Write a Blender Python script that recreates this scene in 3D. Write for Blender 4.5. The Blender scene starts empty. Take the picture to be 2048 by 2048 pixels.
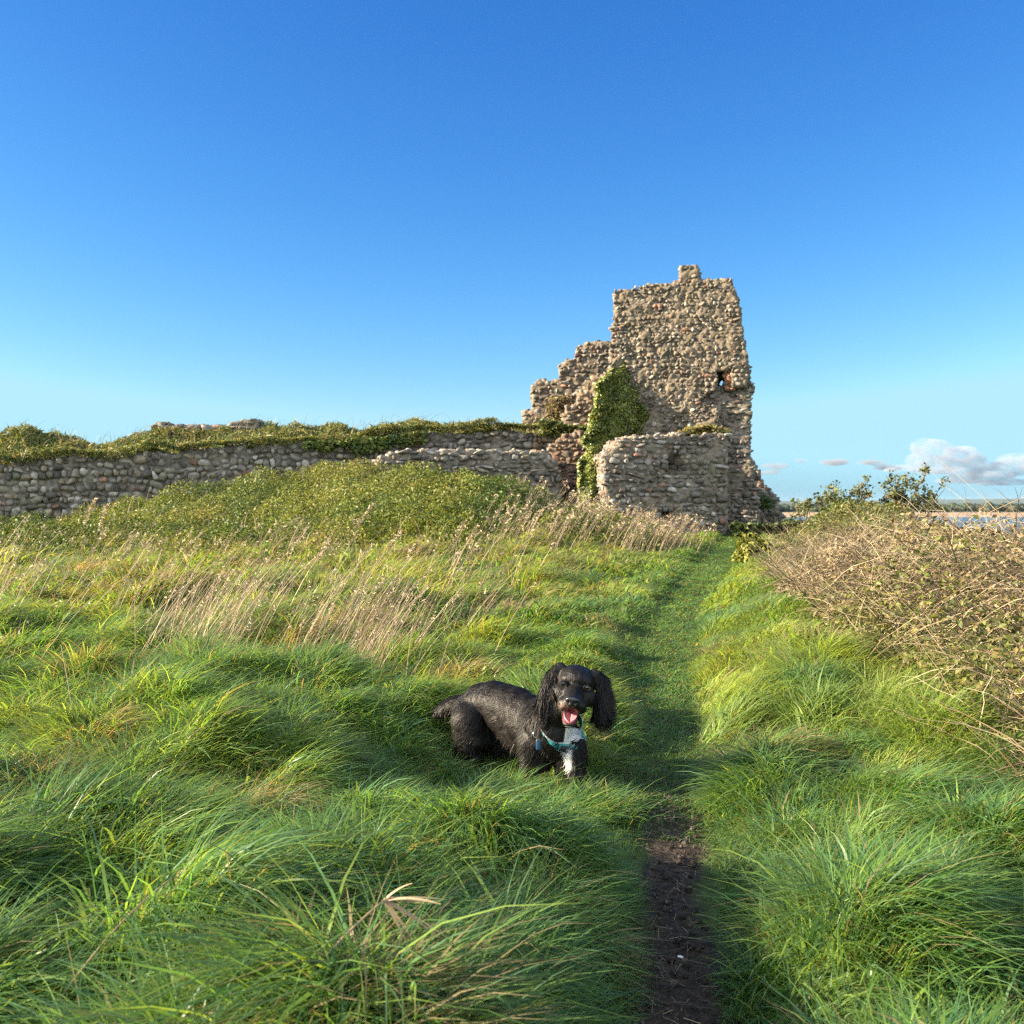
import bpy, math, random
import numpy as np
from mathutils import Vector, Matrix
from mathutils.bvhtree import BVHTree

sc = bpy.context.scene
col = sc.collection
PI = math.pi

# ------------------------------------------------------------------ camera, sky, sun, exposure
CAMZ, HY, F = 1.2, 1005.0, 2010.0
cam = bpy.data.cameras.new("camera")
cam_ob = bpy.data.objects.new("camera", cam)
col.objects.link(cam_ob)
cam_ob.location = (0, 0, CAMZ)
cam_ob.rotation_euler = (PI / 2, 0, 0)
cam.sensor_width = 36.0
cam.lens = 36.0 * F / 2048.0
cam.shift_y = -(1024 - HY) / 2048.0
cam.clip_start = 0.05
cam.clip_end = 60000
cam.dof.use_dof = True
cam.dof.focus_distance = 4.3
cam.dof.aperture_fstop = 7.0
sc.camera = cam_ob

SUN_EL = math.radians(20.0)
SUN_AZ = math.radians(-95.0)          # from +Y, negative is to the left
SUN_D = Vector((math.sin(SUN_AZ) * math.cos(SUN_EL), math.cos(SUN_AZ) * math.cos(SUN_EL), math.sin(SUN_EL)))
SKY_STRENGTH = 0.05
FILL_CLOUD = 9.5
world = bpy.data.worlds.new("World")
sc.world = world
world.use_nodes = True
nt = world.node_tree
bg = nt.nodes["Background"]
bg.inputs[1].default_value = SKY_STRENGTH
sky = nt.nodes.new("ShaderNodeTexSky")
sky.sky_type = 'NISHITA'
sky.sun_disc = False
sky.sun_elevation = SUN_EL
sky.sun_rotation = SUN_AZ
sky.air_density = 1.0
sky.dust_density = 0.3
sky.ozone_density = 3.0
sep = nt.nodes.new("ShaderNodeSeparateColor")
comb = nt.nodes.new("ShaderNodeCombineColor")
nt.links.new(sky.outputs[0], sep.inputs[0])
# the phone's rendering of a clear sky: steeper in red, stronger in blue
for k, (gain, gam) in enumerate(((1.76, 1.88), (1.13, 1.31), (1.03, 0.88))):
    a = nt.nodes.new("ShaderNodeMath"); a.operation = 'MULTIPLY'; a.inputs[1].default_value = 0.12
    b = nt.nodes.new("ShaderNodeMath"); b.operation = 'POWER'; b.inputs[1].default_value = gam
    c = nt.nodes.new("ShaderNodeMath"); c.operation = 'MULTIPLY'; c.inputs[1].default_value = gain / 0.12
    d = nt.nodes.new("ShaderNodeMath"); d.operation = 'MINIMUM'; d.inputs[1].default_value = 4.9
    nt.links.new(sep.outputs[k], a.inputs[0]); nt.links.new(a.outputs[0], b.inputs[0])
    nt.links.new(b.outputs[0], c.inputs[0]); nt.links.new(c.outputs[0], d.inputs[0])
    nt.links.new(d.outputs[0], comb.inputs[k])
# keep the band above the sea blue rather than yellow
sp2 = nt.nodes.new("ShaderNodeSeparateColor"); nt.links.new(comb.outputs[0], sp2.inputs[0])
cb2 = nt.nodes.new("ShaderNodeCombineColor")
for k, lim in ((0, 0.46), (1, 0.83)):
    a = nt.nodes.new("ShaderNodeMath"); a.operation = 'MULTIPLY'; a.inputs[1].default_value = lim
    b = nt.nodes.new("ShaderNodeMath"); b.operation = 'MINIMUM'
    nt.links.new(sp2.outputs[2], a.inputs[0]); nt.links.new(a.outputs[0], b.inputs[0]); nt.links.new(sp2.outputs[k], b.inputs[1])
    nt.links.new(b.outputs[0], cb2.inputs[k])
nt.links.new(sp2.outputs[2], cb2.inputs[2])
# bright broken cloud added to the unseen sky behind the viewer to lift shadows
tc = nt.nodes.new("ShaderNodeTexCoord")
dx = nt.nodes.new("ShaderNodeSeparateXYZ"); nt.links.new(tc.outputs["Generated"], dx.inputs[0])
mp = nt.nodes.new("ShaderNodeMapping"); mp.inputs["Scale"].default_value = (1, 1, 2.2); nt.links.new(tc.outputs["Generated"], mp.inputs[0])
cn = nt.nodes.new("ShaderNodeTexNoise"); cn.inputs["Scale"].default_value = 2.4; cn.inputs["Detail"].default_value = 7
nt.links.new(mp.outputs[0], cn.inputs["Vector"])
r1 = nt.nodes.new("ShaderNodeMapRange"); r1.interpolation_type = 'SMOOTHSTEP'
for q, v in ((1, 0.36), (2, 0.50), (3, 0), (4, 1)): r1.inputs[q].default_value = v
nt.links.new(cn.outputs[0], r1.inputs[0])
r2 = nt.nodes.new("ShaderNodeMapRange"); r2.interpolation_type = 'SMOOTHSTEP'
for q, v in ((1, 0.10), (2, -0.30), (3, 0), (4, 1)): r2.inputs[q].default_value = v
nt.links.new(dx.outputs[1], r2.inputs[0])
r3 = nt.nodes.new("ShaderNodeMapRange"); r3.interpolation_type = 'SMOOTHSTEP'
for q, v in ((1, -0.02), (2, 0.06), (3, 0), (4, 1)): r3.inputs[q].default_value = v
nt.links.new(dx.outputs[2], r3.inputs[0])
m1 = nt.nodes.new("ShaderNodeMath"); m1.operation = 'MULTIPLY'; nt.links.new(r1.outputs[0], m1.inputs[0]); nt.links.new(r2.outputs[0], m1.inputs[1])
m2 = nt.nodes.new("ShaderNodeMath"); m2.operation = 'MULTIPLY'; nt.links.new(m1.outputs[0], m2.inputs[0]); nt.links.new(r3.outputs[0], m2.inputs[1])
cx = nt.nodes.new("ShaderNodeMixRGB"); cx.inputs[2].default_value = (FILL_CLOUD * 0.88, FILL_CLOUD * 0.98, FILL_CLOUD * 1.06, 1)
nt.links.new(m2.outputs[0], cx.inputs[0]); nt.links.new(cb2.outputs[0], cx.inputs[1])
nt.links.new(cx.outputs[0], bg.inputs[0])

sun = bpy.data.lights.new("sun", 'SUN')
sun.energy = 5.0
sun.angle = math.radians(0.5)
sun.color = (1.0, 0.83, 0.60)
sun_ob = bpy.data.objects.new("sun", sun)
col.objects.link(sun_ob)
sun_ob.rotation_euler = SUN_D.to_track_quat('Z', 'Y').to_euler()

sc.view_settings.view_transform = 'Standard'
sc.view_settings.look = 'None'
sc.view_settings.exposure = 2.06
sc.view_settings.gamma = 1.0
sc.cycles.use_denoising = False
sc.cycles.filter_width = 1.3
sc.cycles.max_bounces = 8
sc.cycles.diffuse_bounces = 3
sc.cycles.glossy_bounces = 2
sc.cycles.transmission_bounces = 4
sc.cycles.caustics_reflective = False
sc.cycles.caustics_refractive = False

# ------------------------------------------------------------------ small helpers
R = np.random.default_rng(7)

def uni(a, b, n=None):
    return R.uniform(a, b, n)

def sstep(a, b, x):
    t = np.clip((x - a) / (b - a), 0, 1)
    return t * t * (3 - 2 * t)

def _hash(ix, iy, iz, seed):
    h = (ix.astype(np.int64) * 374761393 + iy.astype(np.int64) * 668265263 + iz.astype(np.int64) * 2147483647 + seed * 144269504) & 0xFFFFFFFF
    h = ((h ^ (h >> 13)) * 1274126177) & 0xFFFFFFFF
    h = ((h ^ (h >> 16)) * 2246822519) & 0xFFFFFFFF
    return ((h ^ (h >> 15)) & 0xFFFFFF) / float(0xFFFFFF)

def noise3(x, y, z, seed=0):
    x, y, z = np.broadcast_arrays(np.asarray(x, float), np.asarray(y, float), np.asarray(z, float))
    ix, iy, iz = np.floor(x), np.floor(y), np.floor(z)
    fx, fy, fz = x - ix, y - iy, z - iz
    fx, fy, fz = [f * f * (3 - 2 * f) for f in (fx, fy, fz)]
    out = 0
    for dx in (0, 1):
        for dy in (0, 1):
            for dz in (0, 1):
                w = (fx if dx else 1 - fx) * (fy if dy else 1 - fy) * (fz if dz else 1 - fz)
                out = out + w * _hash(ix + dx, iy + dy, iz + dz, seed)
    return out * 2 - 1

def noise2(x, y, seed=0):
    x, y = np.broadcast_arrays(np.asarray(x, float), np.asarray(y, float))
    ix, iy = np.floor(x), np.floor(y)
    fx, fy = x - ix, y - iy
    fx, fy = fx * fx * (3 - 2 * fx), fy * fy * (3 - 2 * fy)
    z = np.zeros_like(ix)
    a = _hash(ix, iy, z, seed); b = _hash(ix + 1, iy, z, seed)
    c = _hash(ix, iy + 1, z, seed); d = _hash(ix + 1, iy + 1, z, seed)
    return ((a * (1 - fx) + b * fx) * (1 - fy) + (c * (1 - fx) + d * fx) * fy) * 2 - 1

def fbm2(x, y, seed=0, o=3):
    s, a, t = 0, 1.0, 0
    for k in range(o):
        s = s + a * noise2(np.asarray(x) * 2 ** k + 17.3 * k, np.asarray(y) * 2 ** k - 9.1 * k, seed + k)
        t += a; a *= 0.5
    return s / t

def norm(v):
    return v / np.maximum(np.linalg.norm(v, axis=-1, keepdims=True), 1e-9)

def np_mesh(name, verts, faces, mat, parent=None, colr=None, smooth=False, embed=.42):
    """faces: list of (M,k) int arrays; colr: per vertex RGB"""
    me = bpy.data.meshes.new(name)
    verts = np.asarray(verts, np.float32).reshape(-1, 3)
    faces = [np.asarray(f, np.int32) for f in faces if len(f)]
    me.vertices.add(len(verts)); me.vertices.foreach_set("co", verts.ravel())
    nl = sum(f.size for f in faces); nf = sum(len(f) for f in faces)
    me.loops.add(nl); me.polygons.add(nf)
    me.loops.foreach_set("vertex_index", np.concatenate([f.ravel() for f in faces]))
    tot = np.concatenate([np.full(len(f), f.shape[1], np.int32) for f in faces])
    st = np.concatenate([[0], np.cumsum(tot)[:-1]]).astype(np.int32)
    me.polygons.foreach_set("loop_start", st)
    if smooth:
        me.polygons.foreach_set("use_smooth", np.ones(nf, bool))
    me.update(calc_edges=True)
    if colr is not None:
        at = me.attributes.new("Col", 'FLOAT_COLOR', 'POINT')
        c4 = np.ones((len(verts), 4), np.float32); c4[:, :3] = colr
        at.data.foreach_set("color", c4.ravel())
    o = bpy.data.objects.new(name, me)
    col.objects.link(o)
    if mat: me.materials.append(mat)
    if parent: o.parent = parent
    return o

def tag(o, label=None, cat=None, group=None, kind=None):
    if label: o['label'] = label
    if cat: o['category'] = cat
    if group: o['group'] = group
    if kind: o['kind'] = kind
    return o

def empty(name, loc, label=None, cat=None, group=None):
    o = bpy.data.objects.new(name, None)
    o.empty_display_size = 0.2
    o.location = loc
    col.objects.link(o)
    return tag(o, label, cat, group)

def keep_parent(o, par):
    """parent a mesh built in world coordinates under an Empty that has a location"""
    o.parent = par
    o.matrix_parent_inverse = par.matrix_basis.inverted()
    return o

def ico(sub=1):
    import bmesh
    bm = bmesh.new(); bmesh.ops.create_icosphere(bm, subdivisions=sub, radius=1.0)
    v = np.array([p.co[:] for p in bm.verts]); f = np.array([[q.index for q in p.verts] for p in bm.faces])
    bm.free()
    return v, f
ICO1, ICOF1 = ico(1)
ICO2, ICOF2 = ico(2)

def ray_at(px, py, d):
    """point at depth d (metres along +Y) seen at photo pixel px, py (2048 px square)"""
    return np.array([(px - 1024) / F * d, d, CAMZ - (py - HY) / F * d])

# ------------------------------------------------------------------ materials
def new_mat(name):
    m = bpy.data.materials.new(name); m.use_nodes = True
    n = m.node_tree
    return m, n, n.nodes["Principled BSDF"], n.nodes["Material Output"]

def N(n, t, **kw):
    x = n.nodes.new(t)
    for k, v in kw.items(): setattr(x, k, v)
    return x

def leaf_mat(name, transl=0.35, rough=0.5, spec=0.35, gain=1.0, tcol=(1.25, 1.15, 0.55)):
    m, n, p, out = new_mat(name)
    at = N(n, "ShaderNodeAttribute", attribute_name="Col")
    nz = N(n, "ShaderNodeTexNoise"); nz.inputs["Scale"].default_value = 2.3
    geo = N(n, "ShaderNodeNewGeometry"); n.links.new(geo.outputs["Position"], nz.inputs["Vector"])
    mp = N(n, "ShaderNodeMapRange"); mp.inputs[1].default_value = 0.3; mp.inputs[2].default_value = 0.7
    mp.inputs[3].default_value = 0.8 * gain; mp.inputs[4].default_value = 1.2 * gain
    n.links.new(nz.outputs[0], mp.inputs[0])
    mu = N(n, "ShaderNodeVectorMath", operation='SCALE')
    n.links.new(at.outputs["Color"], mu.inputs[0]); n.links.new(mp.outputs[0], mu.inputs["Scale"])
    n.links.new(mu.outputs[0], p.inputs["Base Color"])
    p.inputs["Roughness"].default_value = rough
    p.inputs["Specular IOR Level"].default_value = spec
    tr = N(n, "ShaderNodeBsdfTranslucent")
    tm = N(n, "ShaderNodeVectorMath", operation='MULTIPLY'); tm.inputs[1].default_value = tcol
    n.links.new(mu.outputs[0], tm.inputs[0]); n.links.new(tm.outputs[0], tr.inputs[0])
    mx = N(n, "ShaderNodeMixShader"); mx.inputs[0].default_value = transl
    n.links.new(p.outputs[0], mx.inputs[1]); n.links.new(tr.outputs[0], mx.inputs[2])
    n.links.new(mx.outputs[0], out.inputs[0])
    return m

M_GRASS = leaf_mat("grass_blades", 0.50, 0.42, 0.4, tcol=(1.65, 1.5, .6))
M_STRAW = leaf_mat("dry_stems", 0.25, 0.55, 0.3, tcol=(1.1, 1.0, 0.7))
M_LEAF = leaf_mat("scrub_leaves", 0.3, 0.5, 0.35)
M_IVY = leaf_mat("ivy_leaves", 0.2, 0.38, 0.5)
M_TWIG = leaf_mat("dead_twigs", 0.08, 0.7, 0.2, tcol=(1, 1, 1))

def stone_mat(name, lichen=0.5):
    m, n, p, out = new_mat(name)
    at = N(n, "ShaderNodeAttribute", attribute_name="Col")
    geo = N(n, "ShaderNodeNewGeometry")
    nz = N(n, "ShaderNodeTexNoise"); nz.inputs["Scale"].default_value = 9.0; nz.inputs["Detail"].default_value = 6
    n.links.new(geo.outputs["Position"], nz.inputs["Vector"])
    r = N(n, "ShaderNodeMapRange"); r.inputs[1].default_value = 0.3; r.inputs[2].default_value = 0.7
    r.inputs[3].default_value = 0.6; r.inputs[4].default_value = 1.4
    n.links.new(nz.outputs[0], r.inputs[0])
    mu = N(n, "ShaderNodeVectorMath", operation='SCALE')
    n.links.new(at.outputs["Color"], mu.inputs[0]); n.links.new(r.outputs[0], mu.inputs["Scale"])
    # lichen and moss patches
    n2 = N(n, "ShaderNodeTexNoise"); n2.inputs["Scale"].default_value = 1.3; n2.inputs["Detail"].default_value = 8
    n2.inputs["Roughness"].default_value = 0.7
    n.links.new(geo.outputs["Position"], n2.inputs["Vector"])
    r2 = N(n, "ShaderNodeMapRange"); r2.inputs[1].default_value = 0.52; r2.inputs[2].default_value = 0.66
    r2.inputs[4].default_value = lichen
    n.links.new(n2.outputs[0], r2.inputs[0])
    mx = N(n, "ShaderNodeMixRGB"); mx.inputs[2].default_value = (0.13, 0.12, 0.06, 1)
    n.links.new(r2.outputs[0], mx.inputs[0]); n.links.new(mu.outputs[0], mx.inputs[1])
    n.links.new(mx.outputs[0], p.inputs["Base Color"])
    p.inputs["Roughness"].default_value = 0.9
    p.inputs["Specular IOR Level"].default_value = 0.2
    bp = N(n, "ShaderNodeBump"); bp.inputs["Strength"].default_value = 0.6; bp.inputs["Distance"].default_value = 0.03
    n3 = N(n, "ShaderNodeTexNoise"); n3.inputs["Scale"].default_value = 26.0; n3.inputs["Detail"].default_value = 5
    n.links.new(geo.outputs["Position"], n3.inputs["Vector"])
    n.links.new(n3.outputs[0], bp.inputs["Height"]); n.links.new(bp.outputs[0], p.inputs["Normal"])
    return m
M_STONE = stone_mat("rubble_stone", 0.32)

def plain_mat(name, c, rough=0.6, spec=0.5, metal=0.0, coat=0.0):
    m, n, p, out = new_mat(name)
    nz = N(n, "ShaderNodeTexNoise"); nz.inputs["Scale"].default_value = 60.0
    geo = N(n, "ShaderNodeNewGeometry"); n.links.new(geo.outputs["Position"], nz.inputs["Vector"])
    r = N(n, "ShaderNodeMapRange"); r.inputs[3].default_value = 0.8; r.inputs[4].default_value = 1.2
    n.links.new(nz.outputs[0], r.inputs[0])
    mu = N(n, "ShaderNodeVectorMath", operation='SCALE'); mu.inputs[0].default_value = c
    n.links.new(r.outputs[0], mu.inputs["Scale"]); n.links.new(mu.outputs[0], p.inputs["Base Color"])
    p.inputs["Roughness"].default_value = rough; p.inputs["Specular IOR Level"].default_value = spec
    p.inputs["Metallic"].default_value = metal; p.inputs["Coat Weight"].default_value = coat
    return m

# ------------------------------------------------------------------ ground shape
PY = np.array([-5, 0, 2.3, 3.74, 5.5, 7.75, 10.5, 13.4, 17, 21.5, 26, 33, 45])
PX = np.array([-.9, 0.02, 0.385, 0.60, 0.84, 1.14, 1.74, 2.52, 3.45, 4.60, 5.9, 8.2, 12])
def path_x(y): return np.interp(y, PY, PX)
def path_w(y): return np.interp(y, [0, 2.3, 3.6, 4.5, 8, 14, 22, 30], [.10, .105, .085, .12, .155, .23, .32, .42])
def hedge_x(y): return np.interp(y, [-2, 2, 4, 5.2, 7.5, 10, 14, 19, 24, 30], [1.65, 1.75, 1.85, 1.95, 2.15, 2.55, 3.4, 4.7, 6.6, 9.5])

def base_z(x, y):
    x = np.asarray(x, float); y = np.asarray(y, float)
    z = 0.0115 * np.clip(y, 0, 32)
    z = z + 1.10 * np.exp(-((x + 1.3) / 2.6) ** 2 - ((y - 21.3) / 3.2) ** 2)          # scrub mound before the low wall
    z = z + 1.38 * np.exp(-((x + 3.9) / np.where(x < -3.9, 6.2, 2.6)) ** 2 - ((y - 26.0) / 3.6) ** 2)           # longer scrub mound to the left
    z = z - 0.75 * sstep(-8.0, -14.5, x) * sstep(15, 22, y)
    u = x - hedge_x(y)
    z = z + 0.08 * sstep(-0.7, 0.8, u) * sstep(40, 30, y)
    z = z + 0.20 * sstep(0.15, 1.0, x - path_x(y)) * sstep(4.0, 6.0, y) * sstep(24, 16, y)
    z = z - 4.0 * sstep(4.0, 16.0, u)                                                     # falls to the beach
    r = np.sqrt(x ** 2 + (y - 15) ** 2)
    z = z - 9.0 * sstep(70, 140, r)
    return z

def rough_mask(x, y):
    """1 where long tussocky grass grows, 0 on the trodden path"""
    p = np.abs(x - path_x(y)); w = path_w(y)
    return sstep(w, w + 0.30, p)

def ground_z(x, y):
    x = np.asarray(x, float); y = np.asarray(y, float)
    z = base_z(x, y)
    m = rough_mask(x, y)
    near = sstep(60, 25, y)
    lft = sstep(0.2, -0.6, x - path_x(y))
    b = fbm2(x * 1.55, y * 1.55, 3, 2)
    z = z + near * m * (1 - .65 * sstep(-2.2, -.9, x - path_x(y)) * sstep(5, 6.5, y)) * (0.07 + 0.15 * b) * np.where(x > path_x(y), 0.75, 1.15)
    z = z + 0.06 * fbm2(x * 0.45, y * 0.45, 8, 2) * near
    z = z + 0.10 * lft * m * sstep(6.0, 3.0, y) * sstep(0, 1.2, path_x(y) - x)
    z = z - 0.03 * (1 - m) * near
    z = z + (1 - m) * sstep(5, 3.8, y) * (.010 * noise2(x * 9, y * 9, 77) + .007 * noise2(x * 17, y * 17, 78))
    dk = np.exp(-((x - .0) / .75) ** 2 - ((y - 3.95) / .75) ** 2)
    z = z * (1 - dk) + 0.03 * dk
    return z

def axis(lo, hi, core_lo, core_hi, step, growth):
    a = list(np.arange(core_lo, core_hi, step)); s = step
    while a[-1] < hi: s *= growth; a.append(a[-1] + s)
    s = step
    while a[0] > lo: s *= growth; a.insert(0, a[0] - s)
    return np.array(a)

gx = axis(-300, 300, -3.2, 3.6, 0.055, 1.06)
gy = axis(-60, 300, 1.0, 9.0, 0.06, 1.05)
GX, GY = np.meshgrid(gx, gy)
GZ = ground_z(GX, GY)
nx, ny = len(gx), len(gy)
idx = np.arange(nx * ny).reshape(ny, nx)
quads = np.stack([idx[:-1, :-1], idx[:-1, 1:], idx[1:, 1:], idx[1:, :-1]], -1).reshape(-1, 4)
soil = np.array([0.046, 0.036, 0.028]); turf = np.array([0.055, 0.085, 0.022])
pw = np.abs(GX - path_x(GY)) / path_w(GY)
dirt = sstep(1.5, 0.9, pw + 0.75 * fbm2(GX * 4.5, GY * 4.5, 58, 2) + .3 * fbm2(GX * 11, GY * 11, 5)) * sstep(4.3, 3.5, GY + 0.25 * fbm2(GX * 5, GY * 5, 15))
sand_k = sstep(-2.2, -3.4, GZ)
gc = turf[None, None] * (1 - dirt[..., None]) + soil[None, None] * dirt[..., None]
gc = gc * (1 - sand_k[..., None]) + np.array([0.30, 0.23, 0.15]) * sand_k[..., None]

def ground_mat():
    m, n, p, out = new_mat("earth_and_turf")
    at = N(n, "ShaderNodeAttribute", attribute_name="Col")
    geo = N(n, "ShaderNodeNewGeometry")
    nz = N(n, "ShaderNodeTexNoise"); nz.inputs["Scale"].default_value = 30.0; nz.inputs["Detail"].default_value = 8
    n.links.new(geo.outputs["Position"], nz.inputs["Vector"])
    r = N(n, "ShaderNodeMapRange"); r.inputs[1].default_value = 0.3; r.inputs[2].default_value = 0.7
    r.inputs[3].default_value = 0.55; r.inputs[4].default_value = 1.5
    n.links.new(nz.outputs[0], r.inputs[0])
    mu = N(n, "ShaderNodeVectorMath", operation='SCALE')
    n.links.new(at.outputs["Color"], mu.inputs[0]); n.links.new(r.outputs[0], mu.inputs["Scale"])
    n.links.new(mu.outputs[0], p.inputs["Base Color"])
    p.inputs["Roughness"].default_value = 0.95; p.inputs["Specular IOR Level"].default_value = 0.15
    bp = N(n, "ShaderNodeBump"); bp.inputs["Strength"].default_value = 0.9; bp.inputs["Distance"].default_value = 0.025
    n2 = N(n, "ShaderNodeTexNoise"); n2.inputs["Scale"].default_value = 45.0; n2.inputs["Detail"].default_value = 6
    n.links.new(geo.outputs["Position"], n2.inputs["Vector"])
    n.links.new(n2.outputs[0], bp.inputs["Height"]); n.links.new(bp.outputs[0], p.inputs["Normal"])
    return m
ground = np_mesh("ground", np.stack([GX, GY, GZ], -1), [quads], ground_mat(), colr=gc.reshape(-1, 3), smooth=True)
tag(ground, kind='structure')

# ------------------------------------------------------------------ sea, far shore, hills
SEA = -9.5
def sea_mat():
    m, n, p, out = new_mat("sea_water")
    p.inputs["Base Color"].default_value = (0.02, 0.06, 0.10, 1)
    p.inputs["Roughness"].default_value = 0.22; p.inputs["IOR"].default_value = 1.33
    geo = N(n, "ShaderNodeNewGeometry")
    mp = N(n, "ShaderNodeMapping"); mp.inputs["Scale"].default_value = (0.15, 0.5, 1)
    n.links.new(geo.outputs["Position"], mp.inputs[0])
    nz = N(n, "ShaderNodeTexNoise"); nz.inputs["Scale"].default_value = 1.2; nz.inputs["Detail"].default_value = 6
    n.links.new(mp.outputs[0], nz.inputs["Vector"])
    bp = N(n, "ShaderNodeBump"); bp.inputs["Strength"].default_value = 0.7; bp.inputs["Distance"].default_value = 0.4
    n.links.new(nz.outputs[0], bp.inputs["Height"]); n.links.new(bp.outputs[0], p.inputs["Normal"])
    return m
S = 12000
sea = np_mesh("sea", [(-8900, -300, SEA), (S, -300, SEA), (S, S, SEA), (-8900, S, SEA)], [[(0, 1, 2, 3)]], sea_mat())
tag(sea, kind='structure')

def strip_terrain(name, x0, x1, y0, y1, nxx, nyy, hfun, mat, c):
    X, Y = np.meshgrid(np.linspace(x0, x1, nxx), np.linspace(y0, y1, nyy))
    Z = hfun(X, Y)
    i = np.arange(nxx * nyy).reshape(nyy, nxx)
    q = np.stack([i[:-1, :-1], i[:-1, 1:], i[1:, 1:], i[1:, :-1]], -1).reshape(-1, 4)
    o = np_mesh(name, np.stack([X, Y, Z], -1), [q], mat, colr=np.tile(np.array(c), (nxx * nyy, 1)), smooth=True)
    return tag(o, kind='structure')
M_FAR = ground_mat(); M_FAR.name = "far_land"
strip_terrain("far_beach", -900, 1600, 690, 1010, 120, 40,
              lambda X, Y: SEA - 1.2 + 1.6 * sstep(690, 760, Y + 30 * fbm2(X / 200, Y / 200, 4)) + 0.4 * sstep(900, 1000, Y), M_FAR, (0.36, 0.25, 0.17))
strip_terrain("far_fields", -3000, 4000, 990, 5200, 120, 80,
              lambda X, Y: SEA + 0.6 + 2.0 * sstep(1000, 1200, Y) + 5 * sstep(1500, 5000, Y) * (0.6 + 0.5 * fbm2(X / 700, Y / 700, 9)), M_FAR, (0.07, 0.09, 0.05))
strip_terrain("hills", -7000, 12000, 6500, 12000, 160, 60,
              lambda X, Y: SEA + (sstep(6500, 9000, Y)) * (32 + 26 * fbm2(X / 1500, Y / 3000, 12, 4)), M_FAR, (0.08, 0.10, 0.07))

# far woodland along the shore: one mass of crowns
def crowns(name, pts, rad, c, mat):
    n = len(pts)
    base = ICO2[None] * (1 + 0.25 * noise3(*(ICO2 * 2.0).T, 3))[None, :, None]
    j = 1 + 0.22 * (R.random((n, len(ICO2), 1)) - 0.5)
    V = base * j * rad[:, None, :] + pts[:, None, :]
    Fc = (ICOF2[None] + (np.arange(n) * len(ICO2))[:, None, None]).reshape(-1, 3)
    cc = np.repeat(c, len(ICO2), 0)
    return np_mesh(name, V, [Fc], mat, colr=cc)
n = 2600
wx = uni(-600, 1300, n); wy = uni(1030, 1230, n)
wr = uni(2.0, 4.6, n)
rad = np.stack([wr * 1.3, wr * 1.3, wr * uni(.7, 1.1, n)], -1) * (0.75 + 0.5 * (fbm2(wx / 90, wx * 0, 6) + .5))[:, None]
pts = np.stack([wx, wy, np.full(n, SEA + 2.0) + rad[:, 2] * 0.3 + uni(0, 3.5, n)], -1)
wood = crowns("far_woodland", pts, rad, np.array([0.045, 0.06, 0.03]) * uni(.7, 1.4, (n, 1)), M_LEAF)
tag(wood, "dark band of trees along the far shore across the water", "woodland", kind='stuff')

# cumulus low over the far hills: soft banks of vapour
def cloud_mat(name, dens, alb):
    m, n, p, out = new_mat(name)
    n.nodes.remove(p)
    v = N(n, "ShaderNodeVolumePrincipled"); v.inputs["Color"].default_value = (alb * .92, alb * .97, min(1, alb * 1.08), 1)
    v.inputs["Anisotropy"].default_value = 0.2
    geo = N(n, "ShaderNodeNewGeometry")
    mp = N(n, "ShaderNodeMapping"); mp.inputs["Scale"].default_value = (1 / 210, 1 / 210, 1 / 130); n.links.new(geo.outputs["Position"], mp.inputs[0])
    nz = N(n, "ShaderNodeTexNoise"); nz.inputs["Scale"].default_value = 1.0; nz.inputs["Detail"].default_value = 5; nz.inputs["Roughness"].default_value = .62
    n.links.new(mp.outputs[0], nz.inputs["Vector"])
    mr = N(n, "ShaderNodeMapRange"); mr.inputs[1].default_value = .42; mr.inputs[2].default_value = .66; mr.inputs[4].default_value = dens
    n.links.new(nz.outputs[0], mr.inputs[0]); n.links.new(mr.outputs[0], v.inputs["Density"])
    n.links.new(v.outputs[0], out.inputs["Volume"])
    return m
def cloud(name, puffs, dens, alb, label):
    V, Fc, o = [], [], 0
    for (px, py, d, rx, rz) in puffs:
        c = ray_at(px, py, d); k = d / F
        b = ICO3C * (1 + .22 * noise3(*(ICO3C * 2.2 + px).T, 5) + .10 * noise3(*(ICO3C * 5 + py).T, 6))[:, None]
        V.append(b * np.array([rx * k, rx * k, rz * k]) + c); Fc.append(ICOF3C + o); o += len(b)
    ob = np_mesh(name, np.concatenate(V), [np.concatenate(Fc)], None, smooth=True)
    rm_ = ob.modifiers.new("r", 'REMESH'); rm_.mode = 'VOXEL'; rm_.voxel_size = 16.0
    e_ = ob.evaluated_get(bpy.context.evaluated_depsgraph_get()); me = bpy.data.meshes.new_from_object(e_)
    ob.modifiers.clear(); ob.data = me; me.materials.clear(); me.materials.append(cloud_mat(name, dens, alb))
    return tag(ob, label, "cloud", kind='stuff')
ICO3C, ICOF3C = ico(3)
cloud("cumulus_cloud", [(1848, 897, 14000, 26, 20), (1872, 903, 14050, 36, 24), (1920, 915, 14100, 46, 24), (1838, 922, 14000, 26, 18), (1868, 918, 14100, 34, 22), (1900, 925, 14200, 40, 20), (1940, 932, 14200, 44, 18), (1985, 938, 14200, 40, 16), (2030, 930, 14300, 40, 22), (2080, 925, 14300, 50, 26), (1880, 940, 14100, 60, 9), (1960, 950, 14200, 70, 9), (1930, 962, 14300, 60, 6), (2010, 965, 14300, 60, 7), (1815, 935, 14000, 22, 8), (1790, 940, 14100, 26, 5)], .0050, .92, "white-topped cumulus bank low in the sky at the right")
cloud("cloud_wisps", [(1550, 932, 14500, 30, 7), (1540, 945, 14500, 24, 4), (1605, 922, 14500, 16, 5), (1670, 925, 14600, 34, 8), (1740, 925, 14600, 30, 5), (1780, 935, 14600, 34, 6)], .0075, .62, "thin grey-blue cloud wisps between the tower and the cumulus")

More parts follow.
